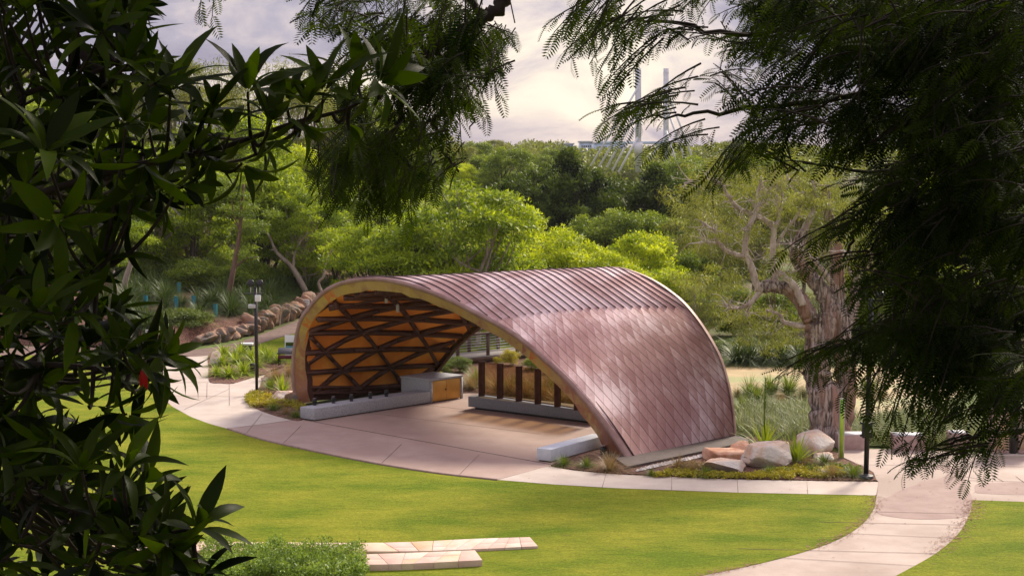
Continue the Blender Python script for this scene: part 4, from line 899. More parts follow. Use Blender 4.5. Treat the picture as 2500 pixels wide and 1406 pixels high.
for x, y in ((1800, 890), (1830, 890), (1870, 889), (1905, 890), (1960, 890), (2010, 890)):
    put(P_lom[1], 'pond_reed_clump', at(x, y - 2), 1.5, 'dark strappy clump at the far edge of the pond', 'reed clump', 'reed clumps on the far pond bank')
for x, y, s in ((1800, 970, 1.), (1830, 972, 1.1), (1880, 965, 1.1), (1925, 965, 1.2), (1960, 968, 1.), (1990, 972, 1.2), (1850, 980, .9), (1905, 985, .9), (1815, 1000, .8), (2120, 960, 1.1), (2150, 975, 1.)):
    put(pr.choice([0, 1]) and P_tan[0] or P_green, 'bank_grass_clump', at(x, y), s, 'mixed rusty and green grass clump on the near pond bank', 'grass clump', 'grass clumps on the near pond bank')
# pale reeds: uncountable
rb = MB(); 
rp = cat([(1800, 1005), (1880, 995), (2000, 1000), (2090, 1030), (2200, 1020), (2330, 1010), (2420, 1040), (2400, 1085), (2250, 1090), (2120, 1088), (2060, 1086), (1960, 1078), (1880, 1072), (1800, 1050)], 4, True)
def inpoly(p, P):
    x, y = p; c = False; j = len(P) - 1
    for i in range(len(P)):
        if (P[i][1] > y) != (P[j][1] > y) and x < (P[j][0] - P[i][0]) * (y - P[i][1]) / (P[j][1] - P[i][1]) + P[i][0]: c = not c
        j = i
    return c
k = 0
while k < 520:
    p = (pr.uniform(1790, 2430), pr.uniform(990, 1092))
    if not inpoly(p, rp): continue
    k += 1; q = at(*p); strappy(rb, pr, 16, .75, .022, .75, .7, base=(q[0], q[1], 0), br=.35, ct=.35 + .4 * pr.random())
tag(rb.build('reed_mass', M['L_reed']), 'mass of pale green reeds between the plaza and the pond', 'reeds', kind='stuff')
# golden ground cover
def cover(poly_px, n, h, size, leaf, label, name='groundcover'):
    P = cat(poly_px, 4, True); xs_, ys_ = P[:, 0], P[:, 1]; C = []
    while len(C) < n:
        p = (pr.uniform(xs_.min(), xs_.max()), pr.uniform(ys_.min(), ys_.max()))
        if inpoly(p, P): q = at(*p); C.append((q[0], q[1], .04 + h * .3))
    C = np.array(C); k = len(C); V, Q, t_ = clump_leaves(pr, C, np.tile([h * 1.3, h * 1.3, h], (k, 1)), 70, size, .5, .5 + .25 * pr.normal(size=k), .8, .3)
    return tag(mesh(name, V, Q, leaf, None, tint=t_), label, 'ground cover', kind='stuff')
cover([(1605, 1163), (1640, 1155), (1700, 1160), (1760, 1163), (1800, 1166), (1790, 1171), (1700, 1168), (1610, 1166)], 60, .10, .06, M['L_yellow'], 'golden green ground cover in front of the white boulder')
cover([(1810, 1165), (1860, 1160), (1920, 1150), (2000, 1148), (2050, 1150), (2060, 1166), (1980, 1172), (1880, 1171), (1820, 1171)], 110, .10, .06, M['L_yellow'], 'golden ground cover right of the largest boulder')
cover([(1650, 1145), (1700, 1140), (1730, 1150), (1710, 1158), (1660, 1156)], 30, .14, .07, M['L_tan'], 'straw coloured low plants below the pebble strip')
cover([(606, 972), (640, 965), (690, 985), (730, 990), (735, 1005), (690, 1000), (650, 998), (612, 993)], 90, .14, .07, M['L_yellow'], 'golden ground cover in the bed left of the arch')
cover([(1960, 1150), (2040, 1140), (2095, 1148), (2090, 1165), (2000, 1160)], 30, .12, .06, M['L_fern'], 'green low plants near the lamp post')
# clipped hedge
hc = []; 
for k in range(520):
    x = pr.uniform(500, 885); Y = pr.uniform(30.6, 32.9); q = atY(x, 1380, Y); hc.append((q[0], Y, pr.uniform(.05, .46) + .05 * math.sin(x * .05) + .06 * math.sin(x * .021)))
hc = np.array(hc); V, Q, t_ = clump_leaves(pr, hc, np.tile([.17, .17, .15], (len(hc), 1)), 90, .055, .48, .5 + .2 * pr.normal(size=len(hc)), .5, .5)
hd = empty('hedge', (float(hc[:, 0].mean()), 31.7, 0)); tag(hd, 'dense small leaved hedge in front of the sandstone walls', 'hedge')
o = mesh('foliage', V, Q, M['L_hedge'], hd, tint=t_); o.location = -np.array(hd.location)
# ------------------------------------------------------------------ trees beyond the stage
tr = np.random.default_rng(31)
PROTO = {}
def proto(key, **k):
    t = make_tree('tree_source', key, tr, **k)
    PROTO[key] = (t, k.get('H', 8.), k.get('W', 6.))
proto('J1', H=8, W=7, leaf=M['L_jac'], bark=M['bark_pale'], nclump=95, nl=250, size=.22, asp=.34, flat=.5, crownbase=.10, up=.8, droop=.25, shape='round', csz=.125, stems=2, trunk_r=.16)
proto('J2', H=8, W=7, leaf=M['L_jac'], bark=M['bark_dark'], nclump=95, nl=250, size=.22, asp=.34, flat=.5, crownbase=.12, up=.8, droop=.25, shape='umbrella', csz=.13, stems=3, trunk_r=.14)
proto('B1', H=7, W=7, leaf=M['L_bright'], bark=M['bark_dark'], nclump=95, nl=250, size=.19, asp=.45, flat=.65, crownbase=.02, up=.8, shape='round', csz=.12, stems=3, trunk_r=.13)
proto('B2', H=7, W=6.5, leaf=M['L_bright'], bark=M['bark_pale'], nclump=90, nl=250, size=.19, asp=.45, flat=.65, crownbase=.05, up=.8, shape='round', csz=.13, stems=2, trunk_r=.13)
proto('K1', H=11, W=8, leaf=M['L_dark'], bark=M['bark_dark'], nclump=90, nl=230, size=.33, asp=.42, flat=1.0, crownbase=.05, up=.5, shape='cone', csz=.115, trunk_r=.2)
proto('K2', H=11, W=8.5, leaf=M['L_dark'], bark=M['bark_dark'], nclump=90, nl=230, size=.33, asp=.42, flat=.9, crownbase=.05, up=.5, shape='round', csz=.12, trunk_r=.2)
proto('M1', H=8, W=8, leaf=M['L_mid'], bark=M['bark_dark'], nclump=80, nl=270, size=.22, asp=.5, flat=.8, crownbase=.0, up=.7, shape='round', csz=.14, trunk_r=.16)
proto('E1', H=9, W=7, leaf=M['L_euc'], bark=M['bark_pale'], nclump=60, nl=330, size=.20, asp=.18, flat=.8, crownbase=.15, up=.3, droop=1.1, shape='round', csz=.15, stems=2, trunk_r=.15)
proto('E2', H=10, W=7, leaf=M['L_euc'], bark=M['bark_pale'], nclump=50, nl=330, size=.20, asp=.20, flat=.7, crownbase=.3, up=.3, droop=.9, shape='umbrella', csz=.15, stems=1, trunk_r=.16)
proto('S1', H=2.2, W=3, leaf=M['L_mid'], bark=M['bark_dark'], nclump=34, nl=300, size=.12, asp=.4, flat=.8, crownbase=.05, up=.6, shape='round', csz=.22, trunk_r=.05)
proto('S2', H=2.0, W=3, leaf=M['L_fern'], bark=M['bark_dark'], nclump=34, nl=300, size=.14, asp=.22, flat=.6, crownbase=.05, up=.5, droop=.6, shape='round', csz=.22, trunk_r=.05)
proto('S3', H=1.8, W=2.2, leaf=M['L_yellow'], bark=M['bark_dark'], nclump=30, nl=260, size=.09, asp=.35, flat=.9, crownbase=.05, up=.4, shape='round', csz=.2, trunk_r=.04)
used = set()
def tree(key, x, Y, top, label, name='tree', wd=1., group=None, cat_='tree', base=None, rz=None):
    src, H0, W0 = PROTO[key]
    p = atY(x, top, Y); g_ = hill_z(p[0], p[1]) if base is None else base
    h = p[2] - g_
    t = copy_tree(src) if key in used else src; used.add(key)
    t.name = name; t.location = (p[0], p[1], g_ - .05); s_ = h / H0; t.scale = (s_ * wd, s_ * wd, s_); t.rotation_euler = (0, 0, tr.random() * 6.28 if rz is None else rz)
    tag(t, label, cat_, group); return t
# middle distance, centre
tree('J1', 1150, 70, 412, 'tall feathery jacaranda rising directly behind the arch crown', 'jacaranda_tree', 1.0)
tree('J2', 1010, 72, 492, 'broad feathery tree with twin pale stems left of the tallest jacaranda', 'jacaranda_tree', 1.05)
tree('J2', 900, 76, 520, 'feathery tree behind the top left of the arch', 'jacaranda_tree', .95)
tree('B1', 1285, 80, 500, 'sunlit lime green tree right of the tall jacaranda', 'bright_tree', 1.1)
tree('B1', 1375, 76, 545, 'sunlit rounded tree just above the ribbed crest of the roof', 'bright_tree', 1.05)
tree('B2', 1215, 74, 560, 'low bright tree tucked between jacaranda and roof crest', 'bright_tree', 1.0)
tree('B2', 1565, 78, 546, 'brightest yellow green tree behind the right shoulder of the roof', 'bright_tree', 1.0)
tree('B1', 1480, 74, 600, 'small lime tree low behind the roof crest', 'bright_tree', 1.2)
tree('B2', 1630, 74, 640, 'bushy lime tree close behind the right edge of the roof', 'bright_tree', 1.1)
tree('M1', 1510, 96, 500, 'rounded olive green tree below the dark evergreens', 'round_tree', 1.0)
tree('M1', 1590, 98, 505, 'rounded grey green tree right of the olive one', 'round_tree', .95)
tree('M1', 1670, 94, 520, 'dull green tree at the left of the paperbark crown', 'round_tree', .95)
tree('M1', 1440, 100, 515, 'dull green crown filling the gap over the lime trees', 'round_tree', 1)
tree('K1', 1385, 112, 346, 'tallest dark evergreen with a pointed top', 'evergreen_tree', .95)
tree('K2', 1322, 116, 385, 'dark evergreen left of the pointed one', 'evergreen_tree', .95)
tree('K2', 1262, 110, 412, 'lower dark evergreen above the tall jacaranda shoulder', 'evergreen_tree', .95)
tree('K1', 1455, 114, 402, 'dark evergreen below the bridge cables', 'evergreen_tree', 1.05)
tree('K2', 1520, 118, 418, 'broad dark evergreen under the bridge cables', 'evergreen_tree', 1.0)
tree('K1', 1600, 116, 385, 'dark evergreen standing below the white bridge pylon', 'evergreen_tree', 1.0)
tree('K2', 1660, 120, 400, 'dark evergreen at the right end of the row', 'evergreen_tree', 1.0)
tree('K2', 1220, 120, 440, 'dark evergreen at the left end of the row', 'evergreen_tree', .9)
# further olive crowns
for i, (x, Y, tp, kx) in enumerate(((1240, 150, 352, 'M1'), (1190, 165, 372, 'M1'), (1310, 170, 372, 'M1'), (1120, 150, 388, 'B2'), (1080, 190, 322, 'E2'), (1120, 200, 336, 'E1'), (1160, 210, 340, 'M1'), (1290, 210, 350, 'E1'), (1730, 150, 390, 'M1'), (1800, 160, 380, 'M1'), (1900, 150, 370, 'M1'), (1010, 170, 350, 'M1'), (950, 150, 330, 'E2'), (1660, 190, 385, 'M1'), (1690, 180, 372, 'M1'), (1215, 230, 335, 'E2'), (1340, 220, 358, 'M1'))):
    tree(kx, x, Y, tp, 'hazy olive crown in the far tree line beyond the evergreens', 'distant_tree', 1.15, 'trees of the far tree line')
# left hillside
for kx, x, Y, tp, wd, lab, nm in (('J1', 470, 92, 380, 1.05, 'feathery tree with a dark trunk standing before the bright hill lawn', 'jacaranda_tree'), ('J2', 640, 90, 350, 1., 'layered feathery tree above the rock wall', 'jacaranda_tree'), ('J1', 745, 88, 430, .95, 'feathery tree with a pale curved trunk left of the arch', 'jacaranda_tree'),
        ('J2', 830, 94, 400, 1., 'feathery tree above the left shoulder of the arch', 'jacaranda_tree'), ('J1', 360, 88, 330, 1.05, 'layered feathery tree above the teal plant guards', 'jacaranda_tree'), ('J2', 250, 86, 300, 1., 'feathery tree with a white trunk seen through the broad leaves', 'jacaranda_tree'), ('J1', 120, 86, 260, 1.05, 'feathery tree behind the dark broad leaves', 'jacaranda_tree'), ('J2', 10, 88, 250, 1.05, 'feathery tree cut by the left edge', 'jacaranda_tree'),
        ('J1', 560, 108, 230, 1., 'tall feathery tree on the ridge above the leaning trunk', 'jacaranda_tree'), ('E2', 430, 112, 118, .85, 'pale wispy gum tree at the top left against the sky', 'gum_tree'), ('E1', 540, 116, 122, .8, 'wispy gum tree right of the pale one', 'gum_tree'), ('E2', 300, 115, 160, .9, 'gum tree half hidden behind the broad leaves', 'gum_tree'), ('E1', 690, 118, 118, .8, 'thin topped gum tree against the bright sky', 'gum_tree'), ('E1', 790, 122, 130, .9, 'gum tree whose top meets the hanging bough', 'gum_tree'), ('M1', 880, 130, 200, .9, 'dense round tree on the ridge behind the hanging bough', 'round_tree'), ('E2', 150, 118, 170, .9, 'gum tree at the far upper left', 'gum_tree'), ('E2', 20, 115, 130, .9, 'gum tree in the upper left corner', 'gum_tree'),
        ('M1', 960, 120, 290, .9, 'round green tree behind the hanging bough', 'round_tree'), ('B2', 700, 112, 330, 1., 'yellow green tree on the ridge glimpsed through the bough', 'bright_tree'), ('B1', 600, 120, 290, 1., 'lime tree high on the left ridge', 'bright_tree'), ('B2', 780, 108, 420, .9, 'lime tree below the hanging bough', 'bright_tree'), ('M1', 930, 98, 430, .9, 'mid green crown under the tip of the hanging bough', 'round_tree'), ('J2', 200, 110, 230, 1.1, 'broad feathery crown on the upper left slope', 'jacaranda_tree'), ('J1', 60, 108, 200, 1.1, 'feathery crown high at the left edge', 'jacaranda_tree'),
        ('M1', 380, 104, 430, .7, 'low dark tree filling the slope under the layered trees', 'round_tree'), ('M1', 250, 100, 470, .7, 'low dark tree at the left end of the bank', 'round_tree')):
    tree(kx, x, Y, tp, lab, nm, wd)
# right side behind the paperbark
for kx, x, Y, tp, wd, lab, nm in (('E1', 1740, 84, 440, 1.1, 'grey green gum behind the left branches of the paperbark', 'gum_tree'), ('E1', 1850, 90, 420, 1.1, 'grey green gum behind the middle of the paperbark', 'gum_tree'), ('E2', 1960, 88, 410, 1.1, 'grey green gum above the paperbark fork', 'gum_tree'), ('E1', 2080, 84, 430, 1.1, 'grey green gum right of the paperbark', 'gum_tree'), ('B1', 1770, 100, 545, .8, 'small bright tree glimpsed through the paperbark branches', 'bright_tree'),
        ('E1', 1710, 70, 660, 1.1, 'low yellowish gum beside the right edge of the roof', 'gum_tree'), ('M1', 1690, 80, 600, .9, 'dark green bushy tree in the gap right of the lime tree', 'round_tree'), ('M1', 1800, 74, 690, 1.2, 'dark shrubby tree on the far bank of the pond', 'round_tree'), ('M1', 1900, 74, 700, 1.2, 'dark shrubby tree beyond the paperbark fork', 'round_tree'), ('E1', 2000, 76, 690, 1.2, 'grey green shrub tree directly behind the paperbark trunk', 'gum_tree'),
        ('M1', 2200, 80, 500, 1.1, 'green tree glimpsed through the right foliage', 'round_tree'), ('B1', 2300, 78, 600, 1.1, 'bright tree glimpsed low through the right foliage', 'bright_tree'), ('E2', 2400, 84, 450, 1.1, 'gum tree behind the right foliage', 'gum_tree'), ('B2', 2480, 76, 640, 1.2, 'bright tree at the right edge beyond the plaza', 'bright_tree'), ('M1', 2130, 76, 660, 1.1, 'dark tree between paperbark and lamp post', 'round_tree'), ('M1', 2380, 74, 760, 1.3, 'dark green thicket tree across the pond at the right', 'round_tree'), ('J1', 2260, 96, 400, 1.2, 'feathery crown high behind the right foliage', 'jacaranda_tree'), ('K2', 1820, 110, 430, 1., 'dark evergreen behind the top of the paperbark', 'evergreen_tree'), ('K2', 2000, 115, 420, 1., 'dark evergreen deep behind the paperbark crown', 'evergreen_tree'), ('M1', 2520, 90, 480, 1.2, 'tree crown beyond the right edge', 'round_tree')):
    tree(kx, x, Y, tp, lab, nm, wd)
# shrubs
def shrub(key, x, Y, top, label, wd=1., group=None, name='shrub'): return tree(key, x, Y, top, label, name, wd, group, 'shrub')
tree('S2', 448, 72.2, 752, 'large feathery green bush beside the brown path', 'shrub', 1.5, None, 'shrub', base=.2); tree('S2', 385, 72.6, 762, 'feathery green bush behind the white notice', 'shrub', 1.4, None, 'shrub', base=.2); tree('S2', 320, 74, 785, 'feathery bush at the far left of the path', 'shrub', 1.3, None, 'shrub', base=.3)
for x, Y, tp, lab in ((620, 86, 640, 'dark glossy shrub behind the twin floodlights'), (660, 88, 650, 'dark shrub right of the light pole top'), (690, 90, 660, 'dark shrub above the rock wall end'), (570, 92, 655, 'dark shrub behind the leaning trunk'), (510, 90, 670, 'dark shrub right of the highest teal guard'), (440, 94, 660, 'dark shrub below the bright hill lawn'), (350, 92, 660, 'dark shrub at the left of the bank'), (280, 90, 670, 'dark shrub beside the white trunk'), (200, 90, 680, 'dark shrub deep behind the broad leaves'), (770, 96, 640, 'pale green shrub above the left curve of the arch'), (820, 98, 640, 'leafy shrub left of the small path light'), (100, 88, 700, 'dark shrub at the far left')):
    shrub('S1', x, Y, tp, lab, 1.25)
for k in range(34):
    x = tr.uniform(40, 800); Y = tr.uniform(82, 98); q = atY(x, 700, Y)
    if wall_dist(np.array(q[0]), np.array(q[1])) < 2: continue
    g_ = hill_z(q[0], q[1]); tp_ = 370 + (CH - g_ - tr.uniform(1.0, 1.9)) / Y * F
    shrub('S1', x, Y, tp_, 'dense dark shrub in the planting on the bank', 1.3, 'dark shrubs on the planted bank')
for x, Y, tp, lab in ((860, 100, 632, 'sunny green shrub row behind the small path light'), (800, 102, 625, 'sunny shrub left of the row'), (1040, 88, 650, 'low shrub behind the crown of the arch'), (1110, 90, 650, 'low shrub between two pale trunks'), (980, 100, 668, 'low shrub on the bank right of the path light')):
    shrub('S1', x, Y, tp, lab, 1.6)
for x, Y, tp, lab, k in ((1245, 63.5, 850, 'golden yellow shrub behind the glass screen', 'S3'), (1215, 64, 868, 'small golden shrub by the boardwalk post', 'S3'), (1120, 61.5, 868, 'leafy green shrub beneath the boardwalk', 'S2'), (1085, 61, 880, 'green shrub against the rear leg of the arch', 'S2'), (1180, 66.5, 846, 'green shrub beyond the boardwalk rail', 'S2'), (1300, 62, 870, 'dark green shrub behind the third fin', 'S1'), (1350, 61, 880, 'dark shrub behind the right end of the glass screen', 'S1'), (1075, 60, 905, 'golden tuft shrub beside the cabinet', 'S3'), (1400, 62, 890, 'dark shrub under the sloping edge of the shell', 'S1'), (1225, 57.5, 925, 'fresh green shrub seen through the first glass pane', 'S2'), (1290, 57, 930, 'fresh green shrub seen through the second glass pane', 'S2'), (1335, 56, 935, 'fresh green shrub seen through the third glass pane', 'S2')):
    shrub(k, x, Y, tp, lab, 1.1 if k != 'S3' else 1.)
for x, Y, tp in ((1760, 67, 830), (1820, 68, 820), (1880, 68, 830), (1950, 67, 825), (2040, 68, 830), (2120, 69, 840), (2200, 69, 850), (2300, 70, 850), (2420, 66, 880)):
    shrub('S2', x, Y, tp, 'low weeping shrub on the far bank of the pond', 1.5, 'shrubs on the far pond bank')
for k_ in PROTO:
    if k_ not in used:
        for c in list(PROTO[k_][0].children): D.objects.remove(c)
        D.objects.remove(PROTO[k_][0])
# leaning red brown trunk, pale curved stems (individual trees with their own stems)
def stem_tree(name, polys, leaf, clumps, label, bark, Y, size=.15, nl=260, asp=.3, rad=.6, droop=.3):
    b0 = atY(polys[0][0][0][0], polys[0][0][0][1], Y); t = empty(name, tuple(b0)); tag(t, label, 'tree'); mb = MB()
    for pts, r0, r1 in polys:
        P = cat([atY(p[0], p[1], Y + (p[2] if len(p) > 2 else 0)) for p in pts], 5); mb.tube(P - b0, np.linspace(r0, r1, len(P)), 8)
    mb.build('trunk', bark, t, smooth=True)
    if clumps:
        C = np.array([atY(x, y, Y + dy) for x, y, dy in clumps]); C = np.repeat(C, 3, 0) + tr.normal(size=(len(C) * 3, 3)) * rad * .6 - b0
        V, Q, t_ = clump_leaves(tr, C, np.tile([rad, rad, rad * .5], (len(C), 1)), nl, size, asp, .5 + .2 * tr.normal(size=len(C)), .7, .3, droop); mesh('crown', V, Q, leaf, t, tint=t_)
    return t
stem_tree('leaning_tree', [([(553, 765), (562, 700), (575, 630), (585, 570), (590, 500), (595, 450)], .17, .06), ([(572, 655, 0), (600, 632), (625, 628)], .06, .03), ([(583, 560), (570, 520), (566, 490)], .05, .025)], M['L_mid'], [(590, 470, 0), (560, 500, .5), (620, 510, -.5), (600, 560, .6), (560, 450, 0), (640, 560, 0), (610, 600, .3)], 'slender tree with leaning red brown trunk above the rock wall', M['bark_red'], 79)
stem_tree('forked_tree', [([(745, 712), (735, 690), (715, 655), (690, 630), (672, 610), (655, 570)], .20, .06), ([(715, 662), (722, 610), (745, 575), (750, 560)], .09, .04), ([(690, 632), (670, 612), (660, 610)], .06, .03)], M['L_jac'], [(660, 540, 0), (700, 530, 0), (750, 530, 0), (640, 570, 0), (720, 500, 0)], 'forked tree with thick pale trunk above the notice', M['bark_pale'], 86)
stem_tree('sapling_tree', [([(785, 712), (778, 690), (790, 675), (795, 645), (812, 610), (840, 595), (850, 575)], .08, .03), ([(812, 612), (800, 590)], .035, .02), ([(825, 600), (845, 606)], .03, .015)], M['L_jac'], [(845, 570, 0), (800, 580, 0)], 'thin white stemmed sapling beside the left curve of the arch', M['bark_pale'], 84, nl=200)
stem_tree('twin_stem_tree', [([(1068, 668), (1052, 635), (1040, 600), (1030, 560), (1020, 520)], .20, .07), ([(1078, 668), (1085, 620), (1092, 590)], .13, .06), ([(1040, 602), (1010, 580), (1000, 570)], .05, .03)], M['L_jac'], [(1010, 520, 0), (1060, 500, 0), (1100, 560, 0), (980, 550, 0), (1080, 540, .6)], 'tree with two pale stems rising behind the crown of the arch', M['bark_pale'], 76)
stem_tree('white_stem_tree', [([(293, 805), (300, 740), (305, 690), (320, 640), (330, 600)], .22, .10), ([(300, 735), (282, 700), (278, 660)], .12, .05), ([(318, 640), (300, 590), (296, 540)], .08, .04)], M['L_jac'], [(320, 560, 0), (270, 590, 0), (350, 590, 0), (300, 620, 1)], 'tree with stout white trunk at the left of the bank', M['bark_pale'], 78)
stem_tree('dark_stem_tree', [([(468, 672), (470, 620), (472, 560)], .20, .14), ([(478, 672), (482, 610), (486, 560)], .07, .05)], None, [], 'dark straight twin trunks against the bright hill lawn', M['bark_dark'], 88)

# ------------------------------------------------------------------ big paperbark by the pond
YB = 46.5
b0 = atY(2025, 1086, YB); b0[2] = 0; pbk = empty('paperbark_tree', tuple(b0)); tag(pbk, 'huge gnarled paperbark with twisting pale branches beside the pond', 'tree')
mb = MB(); lb = MB(); pk = np.random.default_rng(77)
def limb(pts, r0, r1, dy=0., dy1=None, n=10, wob=.0):
    m = len(pts); Yv = np.linspace(dy, dy if dy1 is None else dy1, m)
    P = cat([atY(x, y, YB + d) for (x, y), d in zip(pts, Yv)], 7); k = len(P); rr = np.linspace(r0, r1, k) * (1 + .04 * pk.normal(size=k)); 
    P = P + pk.normal(size=P.shape) * .07 * rr[:, None]
    (gnarl(mb, P - b0, rr, pk.random() * 6) if r0 > .135 else lb.tube(P - b0, rr, n))
    # twigs
    if r1 < .08:
        for q in range(int(k * .9)):
            i = pk.integers(k // 3, k); d = unit(pk.normal(size=3) + np.array([0, 0, .3])); l = .25 + .6 * pk.random()
            lb.tube(bez(P[i], P[i] + d * l * .5 + pk.normal(size=3) * .08, P[i] + d * l + pk.normal(size=3) * .15, 5) - b0, np.linspace(.018, .005, 5), 4, cap=False)
    return P
for k in range(5):
    a_ = k * 1.25; mb.tube(bez(np.array([.62 * math.cos(a_), .5 * math.sin(a_), -.2]), np.array([.33 * math.cos(a_), .3 * math.sin(a_), .5]), np.array([.12 * math.cos(a_) - .05, .1 * math.sin(a_), 1.8]), 7), np.linspace(.26, .18, 7) * (1 + .08 * pk.normal(size=7)), 9)
limb([(2025, 1088), (2020, 1040), (2012, 985), (1998, 930), (1998, 880), (1992, 830), (1985, 787)], .50, .26, 0)
limb([(2040, 1086), (2050, 1027), (2062, 965), (2066, 900), (2060, 830), (2050, 760)], .42, .24, .4)
limb([(2010, 960), (1985, 930), (1968, 905)], .26, .16)
limb([(1998, 880), (2022, 800), (2022, 743), (1997, 694), (1967, 661), (1945, 620), (1960, 569)], .28, .17, .3, .8)
limb([(1985, 790), (1975, 770), (1950, 728), (1922, 705), (1880, 698), (1863, 705)], .26, .17)
limb([(1960, 745), (1940, 700), (1905, 668), (1895, 660)], .13, .07, -.2)
limb([(1863, 705), (1850, 700), (1834, 650), (1819, 612), (1826, 561), (1845, 520), (1848, 480), (1858, 448)], .13, .05)
limb([(1845, 522), (1862, 490), (1884, 459)], .06, .03)
limb([(1817, 625), (1782, 617), (1752, 591), (1745, 565), (1708, 539)], .08, .03, 0, -.6)
limb([(1752, 593), (1719, 592), (1686, 595)], .045, .02)
limb([(1893, 690), (1886, 620), (1889, 561), (1874, 541), (1834, 522), (1800, 506), (1778, 478), (1760, 450), (1730, 439), (1671, 447)], .10, .03, .3, .3)
limb([(1889, 561), (1902, 530), (1897, 480), (1900, 440)], .07, .03, .3)
limb([(1900, 530), (1911, 491), (1908, 450), (1925, 440)], .05, .025, .3)
limb([(1860, 705), (1837, 735), (1812, 750), (1782, 752), (1766, 733)], .09, .025)
limb([(1840, 733), (1826, 760), (1822, 775)], .045, .015)
limb([(1980, 800), (1963, 796), (1915, 787), (1904, 768), (1871, 757)], .12, .03)
limb([(2050, 770), (2044, 731), (2045, 676), (2041, 602), (2033, 576), (2019, 491), (2015, 454)], .26, .12, .5, 1.2)
limb([(2028, 690), (2004, 654), (1967, 617), (1926, 595)], .10, .04, .2, -.3)
limb([(2062, 800), (2085, 750), (2093, 676), (2137, 609), (2160, 560)], .20, .06, .5, .9)
limb([(2090, 690), (2070, 650), (2075, 630), (2060, 610)], .07, .025, .2)
limb([(2093, 680), (2120, 650), (2130, 640)], .08, .03, .2)
limb([(1960, 569), (1990, 500), (1985, 440)], .12, .05, .8)
limb([(1888, 610), (1920, 560), (1950, 520), (1960, 470)], .06, .03, .6)
mb.build('trunk', M['bark_paper'], pbk, smooth=True); lb.build('branches', M['bark_limb'], pbk, smooth=True)
# hanging bark strips
hs = MB()
for (x, y) in ((1893, 705), (1890, 710), (1870, 700), (1885, 715), (1975, 800), (2010, 760), (1950, 720), (2022, 700), (2050, 650)):
    p = atY(x, y, YB - .2) - b0; l = .3 + .5 * pk.random(); MB().bar(p, p + np.array([.05 * pk.normal(), .0, -l]), .08, .012).build('peeling_bark', M['bark_red'], pbk)
C = []
for x0, y0, rx, ry, n in ((1700, 480, 70, 60, 26), (1800, 440, 90, 60, 34), (1900, 430, 90, 60, 30), (2000, 460, 80, 60, 26), (1740, 560, 70, 60, 14), (1900, 520, 80, 50, 16), (2060, 520, 70, 80, 26), (1920, 620, 60, 50, 12), (1760, 680, 70, 60, 16), (1820, 790, 70, 60, 24), (1920, 830, 60, 40, 16), (1720, 640, 40, 60, 12), (2110, 640, 50, 60, 16), (2140, 540, 50, 80, 16), (1950, 760, 40, 50, 8)):
    for k in range(n): C.append(atY(x0 + pk.normal() * rx * .6, y0 + pk.normal() * ry * .6, YB + pk.normal() * 1.3 + .9))
C = np.array(C) - b0; V, Q, t_ = clump_leaves(pk, C, np.tile([.34, .34, .30], (len(C), 1)), 120, .13, .15, .5 + .25 * pk.normal(size=len(C)), .2, .2, 1.2)
mesh('crown', V, Q, M['L_euc'], pbk, tint=t_)

# ------------------------------------------------------------------ far woods, bridge, buildings
fr = np.random.default_rng(8); C = []; RD = []; ct = []
for k in range(1500):
    Y = 285 + 335 * fr.random() ** 1.1; x = fr.uniform(-600, 3100); X = (x - 1250) / F * Y; g_ = float(ground_h(np.array(X), np.array(Y)))
    lim = 352 + 7 * math.sin(x * .013) + 6 * math.sin(x * .041 + 1) + 4 * math.sin(x * .11) + 9 * fr.random()
    if 1400 < x < 1600: lim = 364 if Y > 300 else 395
    top = CH - (lim - 370) / F * Y
    h = min(7 + 4 * fr.random(), top - g_); 
    if h < 2: continue
    r_ = 2.2 + 2.2 * fr.random()
    for q in range(3): C.append((X + fr.normal() * 1.8, Y + fr.normal() * 1.5, g_ + h * (.45 + .35 * q / 2) - r_ * .2)); RD.append((r_, r_, r_ * .62)); ct.append(.4 + .25 * fr.normal())
V, Q, t_ = clump_leaves(fr, C, RD, 110, .8, .6, ct, .8, .5)
tag(mesh('far_woods', V, Q, M['L_far'], None, tint=t_), 'hazy wooded ridge along the horizon', 'woods', kind='stuff')
t = empty('cable_bridge', tuple(atY(1558, 400, 260))); tag(t, 'white cable stayed bridge pylons and stays beyond the evergreens', 'bridge')
def BR(o): o.location = -np.array(t.location); return o
p0, p1 = atY(1558, 420, 260), atY(1558, 168, 260); BR(MB().bar(p0, p1, .95, 1.0, up=(0, 1, 0)).build('pylon', M['conc'], t))
q0, q1 = atY(1626, 420, 262), atY(1626, 168, 262); BR(MB().bar(q0, q1, .85, .9, up=(0, 1, 0)).build('pylon', M['conc'], t))
BR(MB().bar(atY(1548, 362, 259.4), atY(1568, 362, 259.4), 1.3, 1.9).build('pylon_collar', M['white'], t))
BR(MB().bar(atY(1462, 349, 261), atY(1620, 349, 261), 2.0, .45).build('deck', M['bldg'], t))
for x0, y0, y1 in ((1442, 406, 215), (1463, 407, 245), (1481, 409, 272), (1495, 417, 300), (1510, 421, 335)):
    BR(MB().tube([atY(x0, y0, 259), atY(1557, y1, 259.6)], .20, 6).build('stay_cable', M['white'], t))
for x0, y0, y1 in ((1700, 410, 215), (1680, 410, 260), (1652, 400, 320), (1585, 392, 330)):
    BR(MB().tube([atY(x0, y0, 260), atY(1626, y1, 261)], .20, 6).build('stay_cable', M['white'], t))
